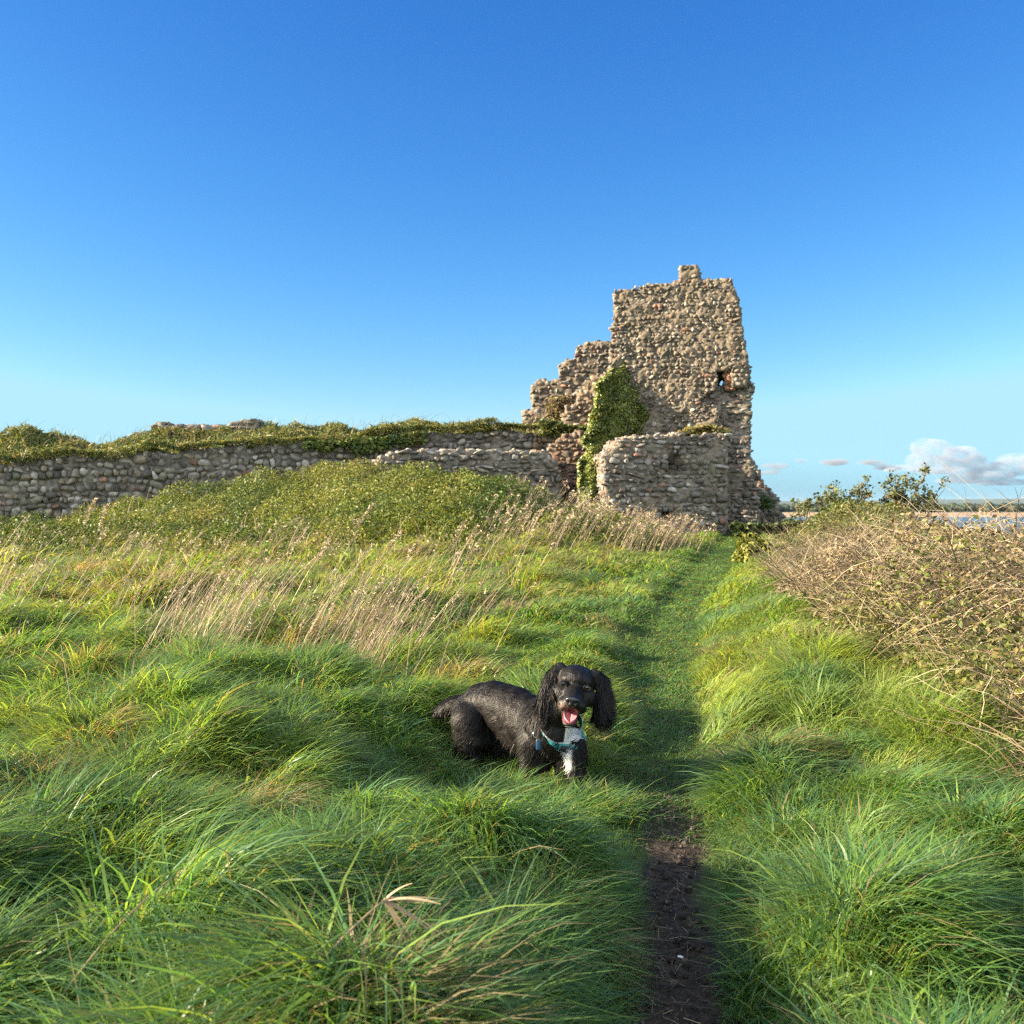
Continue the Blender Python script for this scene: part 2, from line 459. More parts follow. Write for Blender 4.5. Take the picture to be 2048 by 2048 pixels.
# ------------------------------------------------------------------ rubble masonry
STONE_COLS = np.array([[.205, .182, .155], [.16, .138, .112], [.255, .235, .20], [.185, .17, .15], [.115, .102, .088], [.225, .185, .14], [.17, .16, .12]])
RED_STONE = np.array([.23, .135, .10])
def stone_shapes(k0, ex, amp, cuts):
    out = []
    rg = np.random.default_rng(900 + k0)
    for k in range(16):
        v = np.sign(ICO2) * np.abs(ICO2) ** ex
        v = v * (1 + amp * noise3(ICO2[:, 0] * 1.5 + k * 7.1, ICO2[:, 1] * 1.5, ICO2[:, 2] * 1.5 - k, k0 + k))[:, None]
        for q in range(cuts):                                   # broken flat faces
            nv = norm(rg.normal(size=3)); d = rg.uniform(.45, .8)
            v = v - np.maximum(0, v @ nv - d)[:, None] * nv * .92
        out.append(v / np.abs(v).max(0))
    return np.array(out)
COBBLE = stone_shapes(50, .72, .22, 2)
RUBBLE = stone_shapes(90, .62, .30, 9)
VARS = COBBLE

class Plane:
    def __init__(s, A, B):
        s.A = np.array([A[0], A[1], 0.0]); b = np.array([B[0], B[1], 0.0])
        s.u = (b - s.A) / np.linalg.norm(b - s.A)
        s.n = np.array([s.u[1], -s.u[0], 0.0])
    def hit(s, px, py):
        d = np.array([(px - 1024) / F, 1.0, -(py - HY) / F]); c = np.array([0, 0, CAMZ])
        t = ((s.A - c) @ s.n) / (d @ s.n); P = c + d * t
        return (P - s.A) @ s.u, P[2]
    def pt(s, sv, z, off=0.0):
        sv = np.asarray(sv, float); z = np.asarray(z, float); off = np.asarray(off, float)
        sv, z, off = np.broadcast_arrays(sv, z, off)
        return s.A + sv[..., None] * s.u + z[..., None] * np.array([0, 0, 1.0]) + off[..., None] * s.n

def inside(px, py, poly):
    px = np.asarray(px); py = np.asarray(py); r = np.zeros(px.shape, bool)
    x, y = poly[:, 0], poly[:, 1]; j = len(poly) - 1
    for i in range(len(poly)):
        c = ((y[i] > py) != (y[j] > py)) & (px < (x[j] - x[i]) * (py - y[i]) / (y[j] - y[i] + 1e-12) + x[i])
        r ^= c; j = i
    return r

def rot_mats(n, ang, pl):
    """random small rotations in the wall frame (columns u, n, z)"""
    a, b, c = R.normal(0, ang, (3, n))
    B = np.stack([pl.u, pl.n, np.array([0, 0, 1.0])], 1)
    one, zero = np.ones(n), np.zeros(n)
    ra = np.stack([np.stack([np.cos(a), zero, -np.sin(a)], -1), np.stack([zero, one, zero], -1), np.stack([np.sin(a), zero, np.cos(a)], -1)], 1)
    rb = np.stack([np.stack([np.cos(b), -np.sin(b), zero], -1), np.stack([np.sin(b), np.cos(b), zero], -1), np.stack([zero, zero, one], -1)], 1)
    rc = np.stack([np.stack([one, zero, zero], -1), np.stack([zero, np.cos(c), -np.sin(c)], -1), np.stack([zero, np.sin(c), np.cos(c)], -1)], 1)
    return B[None] @ ra @ rb @ rc

def rubble(name, pl, outline, thick, sw=0.24, sh=0.15, parent=None, holes=(), seed=1, course=0.5, cell=0.09,
           tint=(1, 1, 1), red=0.04, pale=0.0, proud=0.05, mortar=(.20, .165, .125), hollows=(), rot=0.22, back=True, fill=1.0, smooth=False, embed=.42):
    global R
    R = np.random.default_rng(1000 + seed)
    poly = np.array([pl.hit(*p) for p in outline])
    hs = [np.array([pl.hit(*p) for p in h]) for h in holes]
    hol = [np.array([pl.hit(*p) for p in h]) for h in hollows]
    s0, z0 = poly.min(0); s1, z1 = poly.max(0)
    ns, nz = int((s1 - s0) / cell) + 1, int((z1 - z0) / cell) + 1
    cs, cz = np.meshgrid(s0 + (np.arange(ns) + .5) * cell, z0 + (np.arange(nz) + .5) * cell)
    jit = 0.6 * cell
    ins = inside(cs + jit * noise2(cs * 3, cz * 3, seed), cz + jit * noise2(cs * 3, cz * 3, seed + 5), poly)
    for h in hs: ins &= ~inside(cs, cz, h)
    dep = np.zeros((nz + 1, ns + 1))
    vs, vz = np.meshgrid(s0 + np.arange(ns + 1) * cell, z0 + np.arange(nz + 1) * cell)
    dep += -0.01 + 0.05 * fbm2(vs * 2.5, vz * 2.5, seed + 3) + 0.035 * noise2(vs * 9, vz * 9, seed + 31) + 0.02 * R.normal(size=vs.shape)
    for h in hol: dep[inside(vs, vz, h)] -= 0.35
    front = pl.pt(vs, vz, dep).reshape(-1, 3)
    bck = pl.pt(vs, vz, -thick + 0.05 * fbm2(vs * 2.5, vz * 2.5, seed + 4)).reshape(-1, 3)
    nv = (ns + 1) * (nz + 1)
    vi = np.arange(nv).reshape(nz + 1, ns + 1)
    a, b, c, d = vi[:-1, :-1], vi[:-1, 1:], vi[1:, 1:], vi[1:, :-1]
    q = [np.stack([a, b, c, d], -1)[ins], np.stack([d, c, b, a], -1)[ins] + nv]
    P = np.pad(ins, 1)
    sides = []
    nb = ((P[1:-1, :-2], (a, d), (-1, 0)), (P[1:-1, 2:], (c, b), (1, 0)), (P[:-2, 1:-1], (b, a), (0, -1)), (P[2:, 1:-1], (d, c), (0, 1)))
    for other, (e0, e1), dr in nb:
        m = ins & ~other
        q.append(np.stack([e0[m], e1[m], e1[m] + nv, e0[m] + nv], -1))
        sides.append((cs[m] + dr[0] * cell * .5, cz[m] + dr[1] * cell * .5, dr))
    V = [np.concatenate([front, bck])]; Q = np.concatenate(q)
    C = [np.tile(np.array(mortar) * np.array(tint), (2 * nv, 1)) * (1 + 0.2 * R.normal(size=(2 * nv, 1)))]
    # stones
    P_, S_ = [], []
    def course_stones(sgn, off):
        z = z0 - sh
        while z < z1 + sh:
            hrow = sh * R.uniform(.65, 1.35)
            s = s0 - sw * R.random()
            ss, ww = [], []
            while s < s1 + sw:
                w = sw * R.choice([R.uniform(.4, .7), R.uniform(.7, 1.25), R.uniform(1.2, 1.9)], p=[.3, .5, .2]) * (1 + course * (R.random() < .15))
                ss.append(s + w / 2); ww.append(w); s += w * R.uniform(.94, 1.04)
            ss, ww = np.array(ss), np.array(ww)
            zz = z + hrow / 2 + sh * .45 * fbm2(ss * .9, np.full(len(ss), z), seed + 7) * (1.4 - course) + R.normal(0, sh * .10, len(ss))
            hh = hrow * R.uniform(.62, 1.2, len(ss))
            k = inside(ss, zz, poly)
            for h in hs: k &= ~inside(ss, zz, h)
            k &= R.random(len(ss)) < fill
            dd = R.uniform(.7, 1.0, len(ss)) * min(sh, sw) * .75
            po = off + sgn * (R.uniform(-.5, 1.0, len(ss)) * proud - dd * embed)
            for h in hol: po = po - sgn * 0.33 * inside(ss, zz, h)
            P_.append(pl.pt(ss[k], zz[k], po[k])); S_.append(np.stack([ww[k] * .52, dd[k], hh[k] * .53], -1))
            z += hrow * .97
    course_stones(1, 0.0)
    if back: course_stones(-1, -thick)
    for ss, zz, dr in sides:
        if dr == (0, -1) : continue
        step = sw * .8
        for o in np.arange(0.05, thick, step):
            pr = cell / (sh if dr[0] else sw) * 1.25
            k = R.random(len(ss)) < pr
            m = k.sum()
            if not m: continue
            sz = R.uniform(.6, 1.25, (m, 3)) * np.array([sw * .45, step * .55, sh * .5])
            P_.append(pl.pt(ss[k] - dr[0] * sz[:, 0] * R.uniform(.1, .8, m), zz[k] - dr[1] * sz[:, 2] * R.uniform(.1, .8, m), -o - R.uniform(0, .5, m) * step))
            S_.append(sz)
    P_ = np.concatenate(P_); S_ = np.concatenate(S_); m = len(P_)
    W = (COBBLE if smooth else RUBBLE)[R.integers(0, 16, m)] * S_[:, None, :]
    W = np.einsum('nij,nkj->nki', rot_mats(m, rot, pl), W) + P_[:, None, :]
    base = STONE_COLS[R.integers(0, len(STONE_COLS), m)] * R.uniform(.75, 1.3, (m, 1))
    rd = R.random(m) < red; base[rd] = RED_STONE * R.uniform(.8, 1.3, (rd.sum(), 1))
    if pale > 0:
        pk = R.random(m) < pale; base[pk] = np.array([.36, .33, .29]) * R.uniform(.8, 1.15, (pk.sum(), 1))
    base = base * np.array(tint)
    V.append(W.reshape(-1, 3)); C.append(np.repeat(base, len(ICO2), 0))
    T = (ICOF2[None] + (np.arange(m) * len(ICO2))[:, None, None]).reshape(-1, 3) + 2 * nv
    o = np_mesh(name, np.concatenate(V), [Q, T], M_STONE, parent=None, colr=np.concatenate(C), smooth=smooth)
    if parent: keep_parent(o, parent)
    return o

def zx(points, ox=1000, oy=500, k=0.31056):
    return [(ox + x * k, oy + y * k) for x, y in points]

# --- the tower: upper face turned a little towards the sun, broken open low on its right
PT = Plane((2.6, 28.9), (7.4, 27.85))
tower = empty("ruined_tower", (4.6, 28.6, 0.3), "tall ruined stone tower with a narrow window slit and a stump on its top", "tower")
rubble("tower_wall", PT, zx([(742, 262), (800, 243), (930, 235), (950, 215), (990, 212), (1010, 222), (1160, 205), (1158, 110), (1200, 97), (1235, 106), (1278, 95),
        (1282, 190), (1320, 192), (1480, 185), (1500, 235), (1530, 300), (1552, 450), (1565, 560), (1580, 650), (1592, 760), (1585, 880), (1500, 880), (1420, 900),
        (1372, 900), (1345, 915), (1300, 915), (1290, 980), (1400, 1010), (1415, 1040), (1400, 1110), (1380, 1200), (1390, 1900), (640, 1900), (660, 1400), (700, 1000), (706, 700), (728, 450)]),
       1.25, .15, .11, tower, holes=[zx([(1394, 772), (1494, 772), (1494, 892), (1394, 892)])], seed=1, course=.1, proud=.05, red=.04, pale=.06, tint=(.93, .91, .86), rot=.55, fill=.92, cell=.06, embed=.55)
PR = Plane((2.6, 29.15), (7.4, 28.1))
rubble("side_wall", PR, zx([(1270, 880), (1598, 895), (1612, 830), (1606, 960), (1614, 1080), (1590, 1180), (1600, 1260), (1612, 1350), (1640, 1480), (1668, 1620), (1680, 1900), (1270, 1900)]),
       1.2, .21, .115, tower, seed=2, course=.4, proud=.045, red=.07, tint=(.95, .95, .97), rot=.12)
PR2 = Plane((2.6, 29.5), (7.4, 28.45))
rubble("window_back", PR2, zx([(1340, 740), (1600, 740), (1606, 905), (1442, 905), (1442, 880), (1438, 826), (1420, 826), (1414, 880), (1410, 905), (1340, 905)]), .5, .16, .12, tower, seed=22, cell=.045, tint=(.8, .8, .8), proud=.01)
PR3 = Plane((2.6, 29.02), (7.4, 27.97))
rubble("window_reveal", PR3, zx([(1446, 765), (1510, 765), (1510, 900), (1446, 900)]), .4, .16, .12, tower, seed=23, cell=.045, red=.75, proud=.03, tint=(1.2, 1.05, .9), mortar=(.24, .14, .08))
PB = Plane((2.6, 31.4), (9.4, 30.2))
rubble("buttress", PB, zx([(1540, 1250), (1612, 1350), (1650, 1400), (1690, 1480), (1700, 1520), (1745, 1560), (1790, 1620), (1812, 1680), (1835, 1730), (1860, 1900), (1520, 1900)]),
       1.0, .22, .14, tower, seed=3, course=.4, proud=.06, red=.05, tint=(.92, .94, .97))
# --- broken annex before the tower
PF = Plane((2.4, 26.0), (5.8, 26.5))
rubble("annex_wall", PF, zx([(672, 1340), (690, 1322), (740, 1275), (790, 1218), (830, 1205), (880, 1185), (930, 1210), (980, 1195), (1040, 1185), (1075, 1205), (1130, 1190), (1240, 1185),
        (1300, 1190), (1400, 1180), (1470, 1165), (1472, 1300), (1460, 1500), (1466, 1700), (1462, 1950), (672, 1950)]),
       1.5, .20, .125, tower, holes=[zx([(1046, 1690), (1070, 1672), (1120, 1690), (1135, 1740), (1080, 1762), (1050, 1745)])], hollows=[zx([(1085, 1340), (1150, 1300), (1175, 1420), (1120, 1470), (1060, 1440)])], embed=.38,
       seed=4, course=.55, proud=.07, red=.09, pale=.10, tint=(.98, .97, .97))

# --- walls left of the tower
PS = Plane((-1.0, 32.6), (3.5, 31.9))
ob = rubble("stepped_wall", PS, zx([(150, 1040), (170, 1030), (208, 1035), (205, 900), (235, 850), (260, 840), (300, 848), (388, 830), (384, 760), (420, 715), (492, 692), (496, 630), (540, 600), (600, 582), (672, 590), (740, 600), (760, 1500), (150, 1500)]),
       1.0, .19, .13, seed=5, course=.4, proud=.07, red=.06, tint=(.98, .95, .93))
tag(ob, "high ruined stone wall climbing in broken steps behind the tower's left corner", "wall")
PD = Plane((0.8, 30.6), (3.3, 30.2))
ob = rubble("broken_wall", PD, zx([(400, 1060), (440, 1010), (490, 985), (500, 930), (545, 890), (560, 845), (610, 820), (700, 800), (720, 1300), (400, 1300)]),
       .9, .19, .13, seed=6, course=.3, proud=.07, tint=(1.08, 1.0, .92))
tag(ob, "sloping broken wall end in front of the stepped wall, beside the ivy", "wall")
PJ = Plane((0.9, 28.7), (2.9, 28.3))
ob = rubble("doorway_wall", PJ, zx([(300, 1420), (310, 1280), (350, 1235), (400, 1200), (470, 1180), (560, 1180), (700, 1180), (740, 1560), (690, 1545), (400, 1545), (392, 1640), (380, 1900), (296, 1900)]),
       .7, .22, .14, seed=7, course=.7, proud=.04, red=.14, tint=(1.0, .88, .80), mortar=(.21, .15, .115))
tag(ob, "reddish wall above a low dark opening left of the ivy column", "wall")
PL = Plane((-4.4, 26.6), (1.4, 27.7))
def z4(p): return zx(p, 600, 800, .31056)
ob = rubble("low_wall", PL, z4([(385, 620), (400, 540), (440, 500), (480, 470), (490, 420), (520, 385), (580, 350), (640, 340), (700, 322), (770, 340), (830, 325), (950, 335), (1050, 325), (1140, 320), (1260, 330), (1390, 335), (1500, 345), (1560, 330), (1620, 380), (1680, 480), (1690, 1000), (385, 1000)]),
       .85, .22, .145, seed=8, course=.4, proud=.10, red=.03, pale=.14, tint=(1.0, 1.0, 1.0), embed=.30, hollows=[z4([(690, 450), (740, 450), (740, 505), (690, 505)])])
tag(ob, "low broken cobble wall standing behind the near scrub mound", "wall")
PW = Plane((-19.0, 28.6), (2.6, 31.4))
ob = rubble("back_wall", PW, [(-420, 948), (-90, 935), (0, 928), (100, 919), (200, 914), (300, 906), (400, 900), (500, 895), (640, 888), (760, 880), (860, 866), (940, 868), (1010, 862), (1060, 866), (1110, 880), (1130, 1090), (-90, 1130), (-420, 1160)],
       0.9, .24, .20, seed=9, course=.1, proud=.09, red=.05, pale=.16, tint=(1.12, 1.09, 1.06), cell=.13, back=False, smooth=True, embed=.34, mortar=(.15, .135, .115))
tag(ob, "long grass-topped wall of rounded boulders running back along the left", "wall")

# grassy bank held up by the back wall
sB = np.linspace(-4.0, 23.5, 180)
sk = np.array([(-90, 880), (0, 868), (40, 856), (75, 849), (95, 858), (150, 867), (205, 881), (250, 874), (300, 862), (420, 862), (500, 850), (560, 846), (575, 853), (640, 848), (700, 846), (712, 858), (752, 859), (766, 846), (800, 845), (850, 838), (900, 848), (1000, 851), (1060, 852), (1130, 850)])
PK = Plane((-19.0, 30.6), (2.6, 33.4))
crest = np.array([PK.hit(*p) for p in sk]); front_top = np.array([PW.hit(*p) for p in [(-90, 935), (0, 928), (200, 914), (400, 900), (640, 888), (760, 880), (860, 866), (1010, 862), (1130, 866)]])
def bank_z(s, w):
    f = np.interp(s, front_top[:, 0], front_top[:, 1]) - 0.12
    c = np.interp(s, crest[:, 0], crest[:, 1]) - 0.22
    z = f + (c - f) * sstep(0.0, 1.9, w) ** .8
    z = np.where(w < 0.12, f - 0.25, z)
    return z - 2.6 * sstep(2.4, 6.0, w)
wB = np.array([0.1, 0.16, .35, .6, .9, 1.2, 1.5, 1.8, 2.1, 2.5, 3.2, 4.2, 6.0, 9.0])
SB, WB = np.meshgrid(sB, wB)
ZB = bank_z(SB, WB) + 0.10 * fbm2(SB * 1.3, WB * 1.3, 21) * (WB > .2)
VB = PW.pt(SB, ZB, -WB)
i = np.arange(SB.size).reshape(SB.shape)
bank = np_mesh("bank", VB, [np.stack([i[:-1, :-1], i[:-1, 1:], i[1:, 1:], i[1:, :-1]], -1).reshape(-1, 4)], ground.data.materials[0], colr=np.tile(turf, (SB.size, 1)), smooth=True)
tag(bank, kind='structure')
PP = Plane((-19.0, 30.5), (2.6, 33.3))
def z3(p): return zx(p, 0, 800, .36232)
ob = rubble("parapet", PP, z3([(850, 165), (858, 130), (950, 126), (968, 140), (1090, 136), (1180, 140), (1280, 132), (1360, 124), (1420, 118), (1430, 260), (850, 280)]), .6, .36, .18, seed=10, course=.6, proud=.06, cell=.1, tint=(.9, .92, .95))
tag(ob, "short length of dry stone parapet on the grassy bank", "wall")

# ------------------------------------------------------------------ leaf scatters
def leaves(name, P, Nn, size, C, mat, fold=0.25, parent=None, elong=1.5, jitter=0.5):
    """small folded leaves, four corners each, two triangles"""
    m = len(P)
    Nn = norm(Nn + R.normal(0, jitter, (m, 3)))
    t = norm(np.cross(Nn, R.normal(size=(m, 3)))); b = np.cross(Nn, t)
    s = size.reshape(-1, 1)
    v0 = P - t * s * elong * .5; v2 = P + t * s * elong * .5 - Nn * s * .2
    v1 = P + b * s * .5 + Nn * s * fold; v3 = P - b * s * .5 + Nn * s * fold
    V = np.stack([v0, v1, v2, v3], 1)
    k = np.arange(m)[:, None] * 4
    T = np.concatenate([k + np.array([[0, 1, 2]]), k + np.array([[0, 2, 3]])])
    o = np_mesh(name, V, [T], mat, colr=np.repeat(C, 4, 0))
    if parent: keep_parent(o, parent)
    return o

def ribbons(name, paths, width, C, mat, parent=None, taper=True, face=None):
    """paths (n,k,3) polylines as thin flat strips, each lit on both sides"""
    n, k, _ = paths.shape
    tang = np.gradient(paths, axis=1)
    if face is None: face = R.normal(size=(n, 3)) * .5 + np.array([0, -1.0, 0.2])
    side = norm(np.cross(tang, face[:, None, :]))
    w = np.asarray(width).reshape(-1, 1, 1) * .5
    if taper: w = w * (1 - 0.75 * np.linspace(0, 1, k) ** 1.5)[None, :, None]
    V = np.stack([paths - side * w, paths + side * w], 2).reshape(-1, 3)
    i = (np.arange(n) * 2 * k)[:, None] + np.arange(k - 1)[None] * 2
    Q = np.stack([i, i + 1, i + 3, i + 2], -1).reshape(-1, 4)
    o = np_mesh(name, V, [Q], mat, colr=np.repeat(C, 2 * k, 0))
    if parent: keep_parent(o, parent)
    return o

def tubes(name, paths, r0, r1, C, mat, parent=None, sides=5):
    n, k, _ = paths.shape
    tang = norm(np.gradient(paths, axis=1))
    a = norm(np.cross(tang, np.array([0.31, -.9, .27]))); b = np.cross(tang, a)
    r = (np.asarray(r0).reshape(-1, 1) * (1 - np.linspace(0, 1, k)) + np.asarray(r1).reshape(-1, 1) * np.linspace(0, 1, k))
    ang = np.arange(sides) * 2 * PI / sides
    V = paths[:, :, None, :] + r[:, :, None, None] * (a[:, :, None, :] * np.cos(ang)[None, None, :, None] + b[:, :, None, :] * np.sin(ang)[None, None, :, None])
    base = (np.arange(n) * k * sides)[:, None, None] + (np.arange(k - 1) * sides)[None, :, None]
    j = np.arange(sides); j2 = (j + 1) % sides
    Q = np.stack([base + j, base + j2, base + sides + j2, base + sides + j], -1).reshape(-1, 4)
    o = np_mesh(name, V.reshape(-1, 3), [Q], mat, colr=np.repeat(C, sides * k, 0), smooth=True)
    if parent: keep_parent(o, parent)
    return o

def pick(n, cols, w):
    c = np.array(cols)[R.choice(len(cols), n, p=np.array(w) / np.sum(w))]
    return c * R.uniform(.75, 1.3, (n, 1))

# ivy on the tower's left corner
R = np.random.default_rng(31)
ivy_px = zx([(800, 690), (770, 740), (700, 790), (655, 830), (630, 900), (600, 960), (585, 1080), (560, 1180), (545, 1300), (525, 1400), (530, 1500), (512, 1640), (540, 1780), (600, 1900), (660, 1900), (690, 1760),
             (672, 1500), (668, 1340), (700, 1300), (760, 1240), (830, 1195), (985, 1180), (1000, 1050), (960, 960), (930, 920), (905, 800), (850, 770), (820, 730)])
ivp = np.array(ivy_px)
ivy = empty("ivy", (2.3, 27.6, 0.4), "thick green ivy column climbing the tower's left corner", "ivy")
cand = np.stack([uni(1155, 1315, 60000), uni(705, 1095, 60000)], -1)
jx_ = 10 * noise2(cand[:, 1] / 22, cand[:, 0] / 40, 37) + R.normal(0, 2.5, len(cand))
cand = cand[inside(cand[:, 0] + jx_, cand[:, 1] + 8 * noise2(cand[:, 0] / 20, cand[:, 1] / 30, 38), ivp)]
ec = np.stack([ivp[:, 0], ivp[:, 1]], -1)
seg = np.concatenate([np.linspace(ec[i], ec[(i + 1) % len(ec)], 12) for i in range(len(ec))])
dmin = np.min(np.linalg.norm(cand[:, None, :] - seg[None], axis=-1), axis=1)
# the plant hugs the wall on the right, stands out as a column on the left
depth0 = np.interp(cand[:, 1], [700, 860, 1000], [28.7, 28.35, 27.3]) + 0.004 * (cand[:, 0] - 1200) - 0.45 * np.clip((1240 - cand[:, 0]) / 60, 0, 1)
bul = np.clip(dmin / 22, 0, 1); bul = np.sqrt(1 - (1 - bul) ** 2)
lump = 0.22 * fbm2(cand[:, 0] / 26, cand[:, 1] / 26, 33, 2)
dd = depth0 - bul * np.interp(cand[:, 1], [700, 900, 1000], [.22, .40, .72]) - lump * np.interp(cand[:, 1], [750, 950], [.5, 1]) + 0.28 * R.random(len(cand)) ** 1.5 + 0.15
P = np.stack([(cand[:, 0] - 1024) / F * dd, dd, CAMZ - (cand[:, 1] - HY) / F * dd], -1)
nn = np.zeros_like(P); nn[:, 1] = -0.8; nn[:, 2] = .35
nn[:, 0] = np.clip((cand[:, 0] - np.interp(cand[:, 1], [700, 900, 1100], [1245, 1235, 1190])) / 40, -1.2, 1.2)
leaves("ivy_leaves", P[:26000], nn[:26000], uni(.055, .11, len(P[:26000])), pick(len(P[:26000]), [(.17, .20, .04), (.11, .15, .034), (.25, .26, .05), (.06, .095, .025), (.26, .20, .055)], [4, 4, 3, 2, .8]), M_IVY, parent=ivy, elong=1.2, jitter=.65)
st = []
for k in range(9):
    xs = np.linspace(1195 + 8 * k, 1180 + 12 * k + R.normal(0, 8), 10); ys = np.linspace(1060, 790 + 14 * abs(k - 4), 10)
    d_ = np.linspace(27.5, 28.5, 10)
    st.append(np.stack([(xs + R.normal(0, 3, 10) - 1024) / F * d_, d_, CAMZ - (ys - HY) / F * d_], -1))
tubes("stem", np.array(st), np.full(9, .03), np.full(9, .012), np.tile(np.array([.14, .10, .07]), (9, 1)), M_TWIG, parent=ivy)

# scrub over the mounds, banks and ruins
def scrub_cols(x, y, n, k=0):
    g = fbm2(x * .55, y * .55, 40 + k, 3) + 0.25 * R.normal(size=n)
    pal = np.array([(.055, .095, .022), (.115, .160, .030), (.185, .205, .040), (.205, .185, .060), (.17, .115, .065)])
    t = np.clip((g + 0.70) / 1.7, 0, .999) * 4
    i0 = t.astype(int); f = (t - i0)[:, None]
    return (pal[i0] * (1 - f) + pal[np.minimum(i0 + 1, 4)] * f) * R.uniform(.7, 1.35, (n, 1))

R = np.random.default_rng(41)
n = 300000
sx = uni(-16, 3.4, n); sy = uni(13, 29.5, n)
left_edge = np.abs(sx) < sy * .53 + 1.0
dens = sstep(14.0, 17.5, sy + 1.2 * fbm2(sx * .5, sy * .5, 44) + 1.2 * sstep(-3.5, 3.0, sx) * -2.0) * sstep(-0.6, -2.6, sx - path_x(sy) + 0)
k = left_edge & (R.random(n) < dens)
sx, sy = sx[k], sy[k]; n = len(sx)
Hs = 0.08 + 0.58 * np.clip(0.33 + 1.1 * fbm2(sx * 1.0, sy * 1.0, 46, 3), 0, 1)
gz = ground_z(sx, sy)
e = .12
gn = np.stack([-(base_z(sx + e, sy) - base_z(sx - e, sy)) / (2 * e), -(base_z(sx, sy + e) - base_z(sx, sy - e)) / (2 * e), np.ones(n)], -1)
zz = gz + Hs * R.random(n) ** .55
scr = leaves("scrub", np.stack([sx, sy, zz], -1), gn, uni(.018, .042, n) * R.choice([1, 1, 1.5], n), scrub_cols(sx, sy, n), M_LEAF, jitter=.7)
tag(scr, "low green and olive bramble scrub covering the mounds before the walls", "scrub", kind='stuff')

# bank top growth and tufts on the masonry
n = 66000
bs = uni(-3.5, 23.0, n); bw = np.where(R.random(n) < .25, uni(-.28, .3, n), uni(.05, 3.0, n))
bP = PW.pt(bs, bank_z(bs, np.maximum(bw, .13)) + (.03 + .32 * np.clip(.25 + 1.3 * fbm2(bs * 1.2, bw * 1.2, 48, 3), 0, 1)) * R.random(n) ** .6 - np.where(bw < .12, (.08 + .26 * np.clip(.25 + 1.2 * fbm2(bs * 1.4, bs * 0, 47, 3), 0, 1)) * R.random(n) - .30, 0), -bw)
bc = pick(n, [(.11, .15, .035), (.19, .20, .05), (.27, .22, .085), (.07, .10, .025)], [3, 3, 2.5, 1.5])
bnk = leaves("bank_growth", bP, np.tile(np.array([0, -.4, 1.0]), (n, 1)), uni(.016, .040, n) * R.choice([1, 1, 1.6], n), bc, M_LEAF, jitter=.9, elong=5.0)
tag(bnk, "grass and scrub growing along the top of the left wall", "grass", kind='stuff')
# stems standing out of the scrub and the bank
m = 1500
ux = uni(-14, 2.0, m); uy = uni(15, 28, m); kk = (np.abs(ux) < .53 * uy) & (ux < path_x(uy) - 2); ux, uy = ux[kk], uy[kk]
t = np.linspace(0, 1, 6)[None, :]
def standing(x, y, z):
    m = len(x); h = R.uniform(.35, .8, m); a_ = R.normal(.28, .3, m); b_ = R.normal(0, .25, m)
    return np.stack([x[:, None] + (a_ * h)[:, None] * t ** 1.6, y[:, None] + (b_ * h)[:, None] * t ** 1.6, z[:, None] + h[:, None] * (t - .28 * t ** 3)], -1)
sA = standing(ux, uy, ground_z(ux, uy))
qs = uni(-3.5, 23, 700); qw = uni(.3, 2.2, 700); qp = PW.pt(qs, bank_z(qs, qw), -qw)
sB = standing(qp[:, 0], qp[:, 1], qp[:, 2])
sA = np.concatenate([sA, sB])
o = ribbons("scrub_stems", sA, uni(.006, .014, len(sA)), pick(len(sA), [(.30, .22, .14), (.20, .18, .06), (.15, .16, .04), (.36, .29, .19)], [2, 2, 2, 1]), M_STRAW)
tag(o, "thin stems standing out of the scrub and the wall-top growth", "stems", kind='stuff')
# hanging growth that spills over part of the wall
n = 15000
hx = uni(560, 900, n); hy = uni(842, 925, n)
thr = np.interp(hx, [560, 640, 720, 800, 900], [868, 892, 900, 880, 852]) + 26 * fbm2(hx / 28, hy / 28, 49, 3) + R.normal(0, 5, n)
k = (hy < thr) & (hy > np.interp(hx, [500, 640, 760, 860, 940], [895, 888, 880, 866, 868]) - 5); hx, hy = hx[k], hy[k]; n = len(hx)
hp = np.array([PW.hit(a, b) for a, b in zip(hx, hy)])
hP = PW.pt(hp[:, 0], hp[:, 1], uni(.0, .35, n))
o = leaves("wall_creeper", hP, np.tile(np.array([0, -1, .5]), (n, 1)), uni(.05, .11, n), scrub_cols(hx / 30, hy / 30, n), M_LEAF)
tag(o, "olive scrub spilling down over the boulder wall behind the low wall", "creeper", kind='stuff')

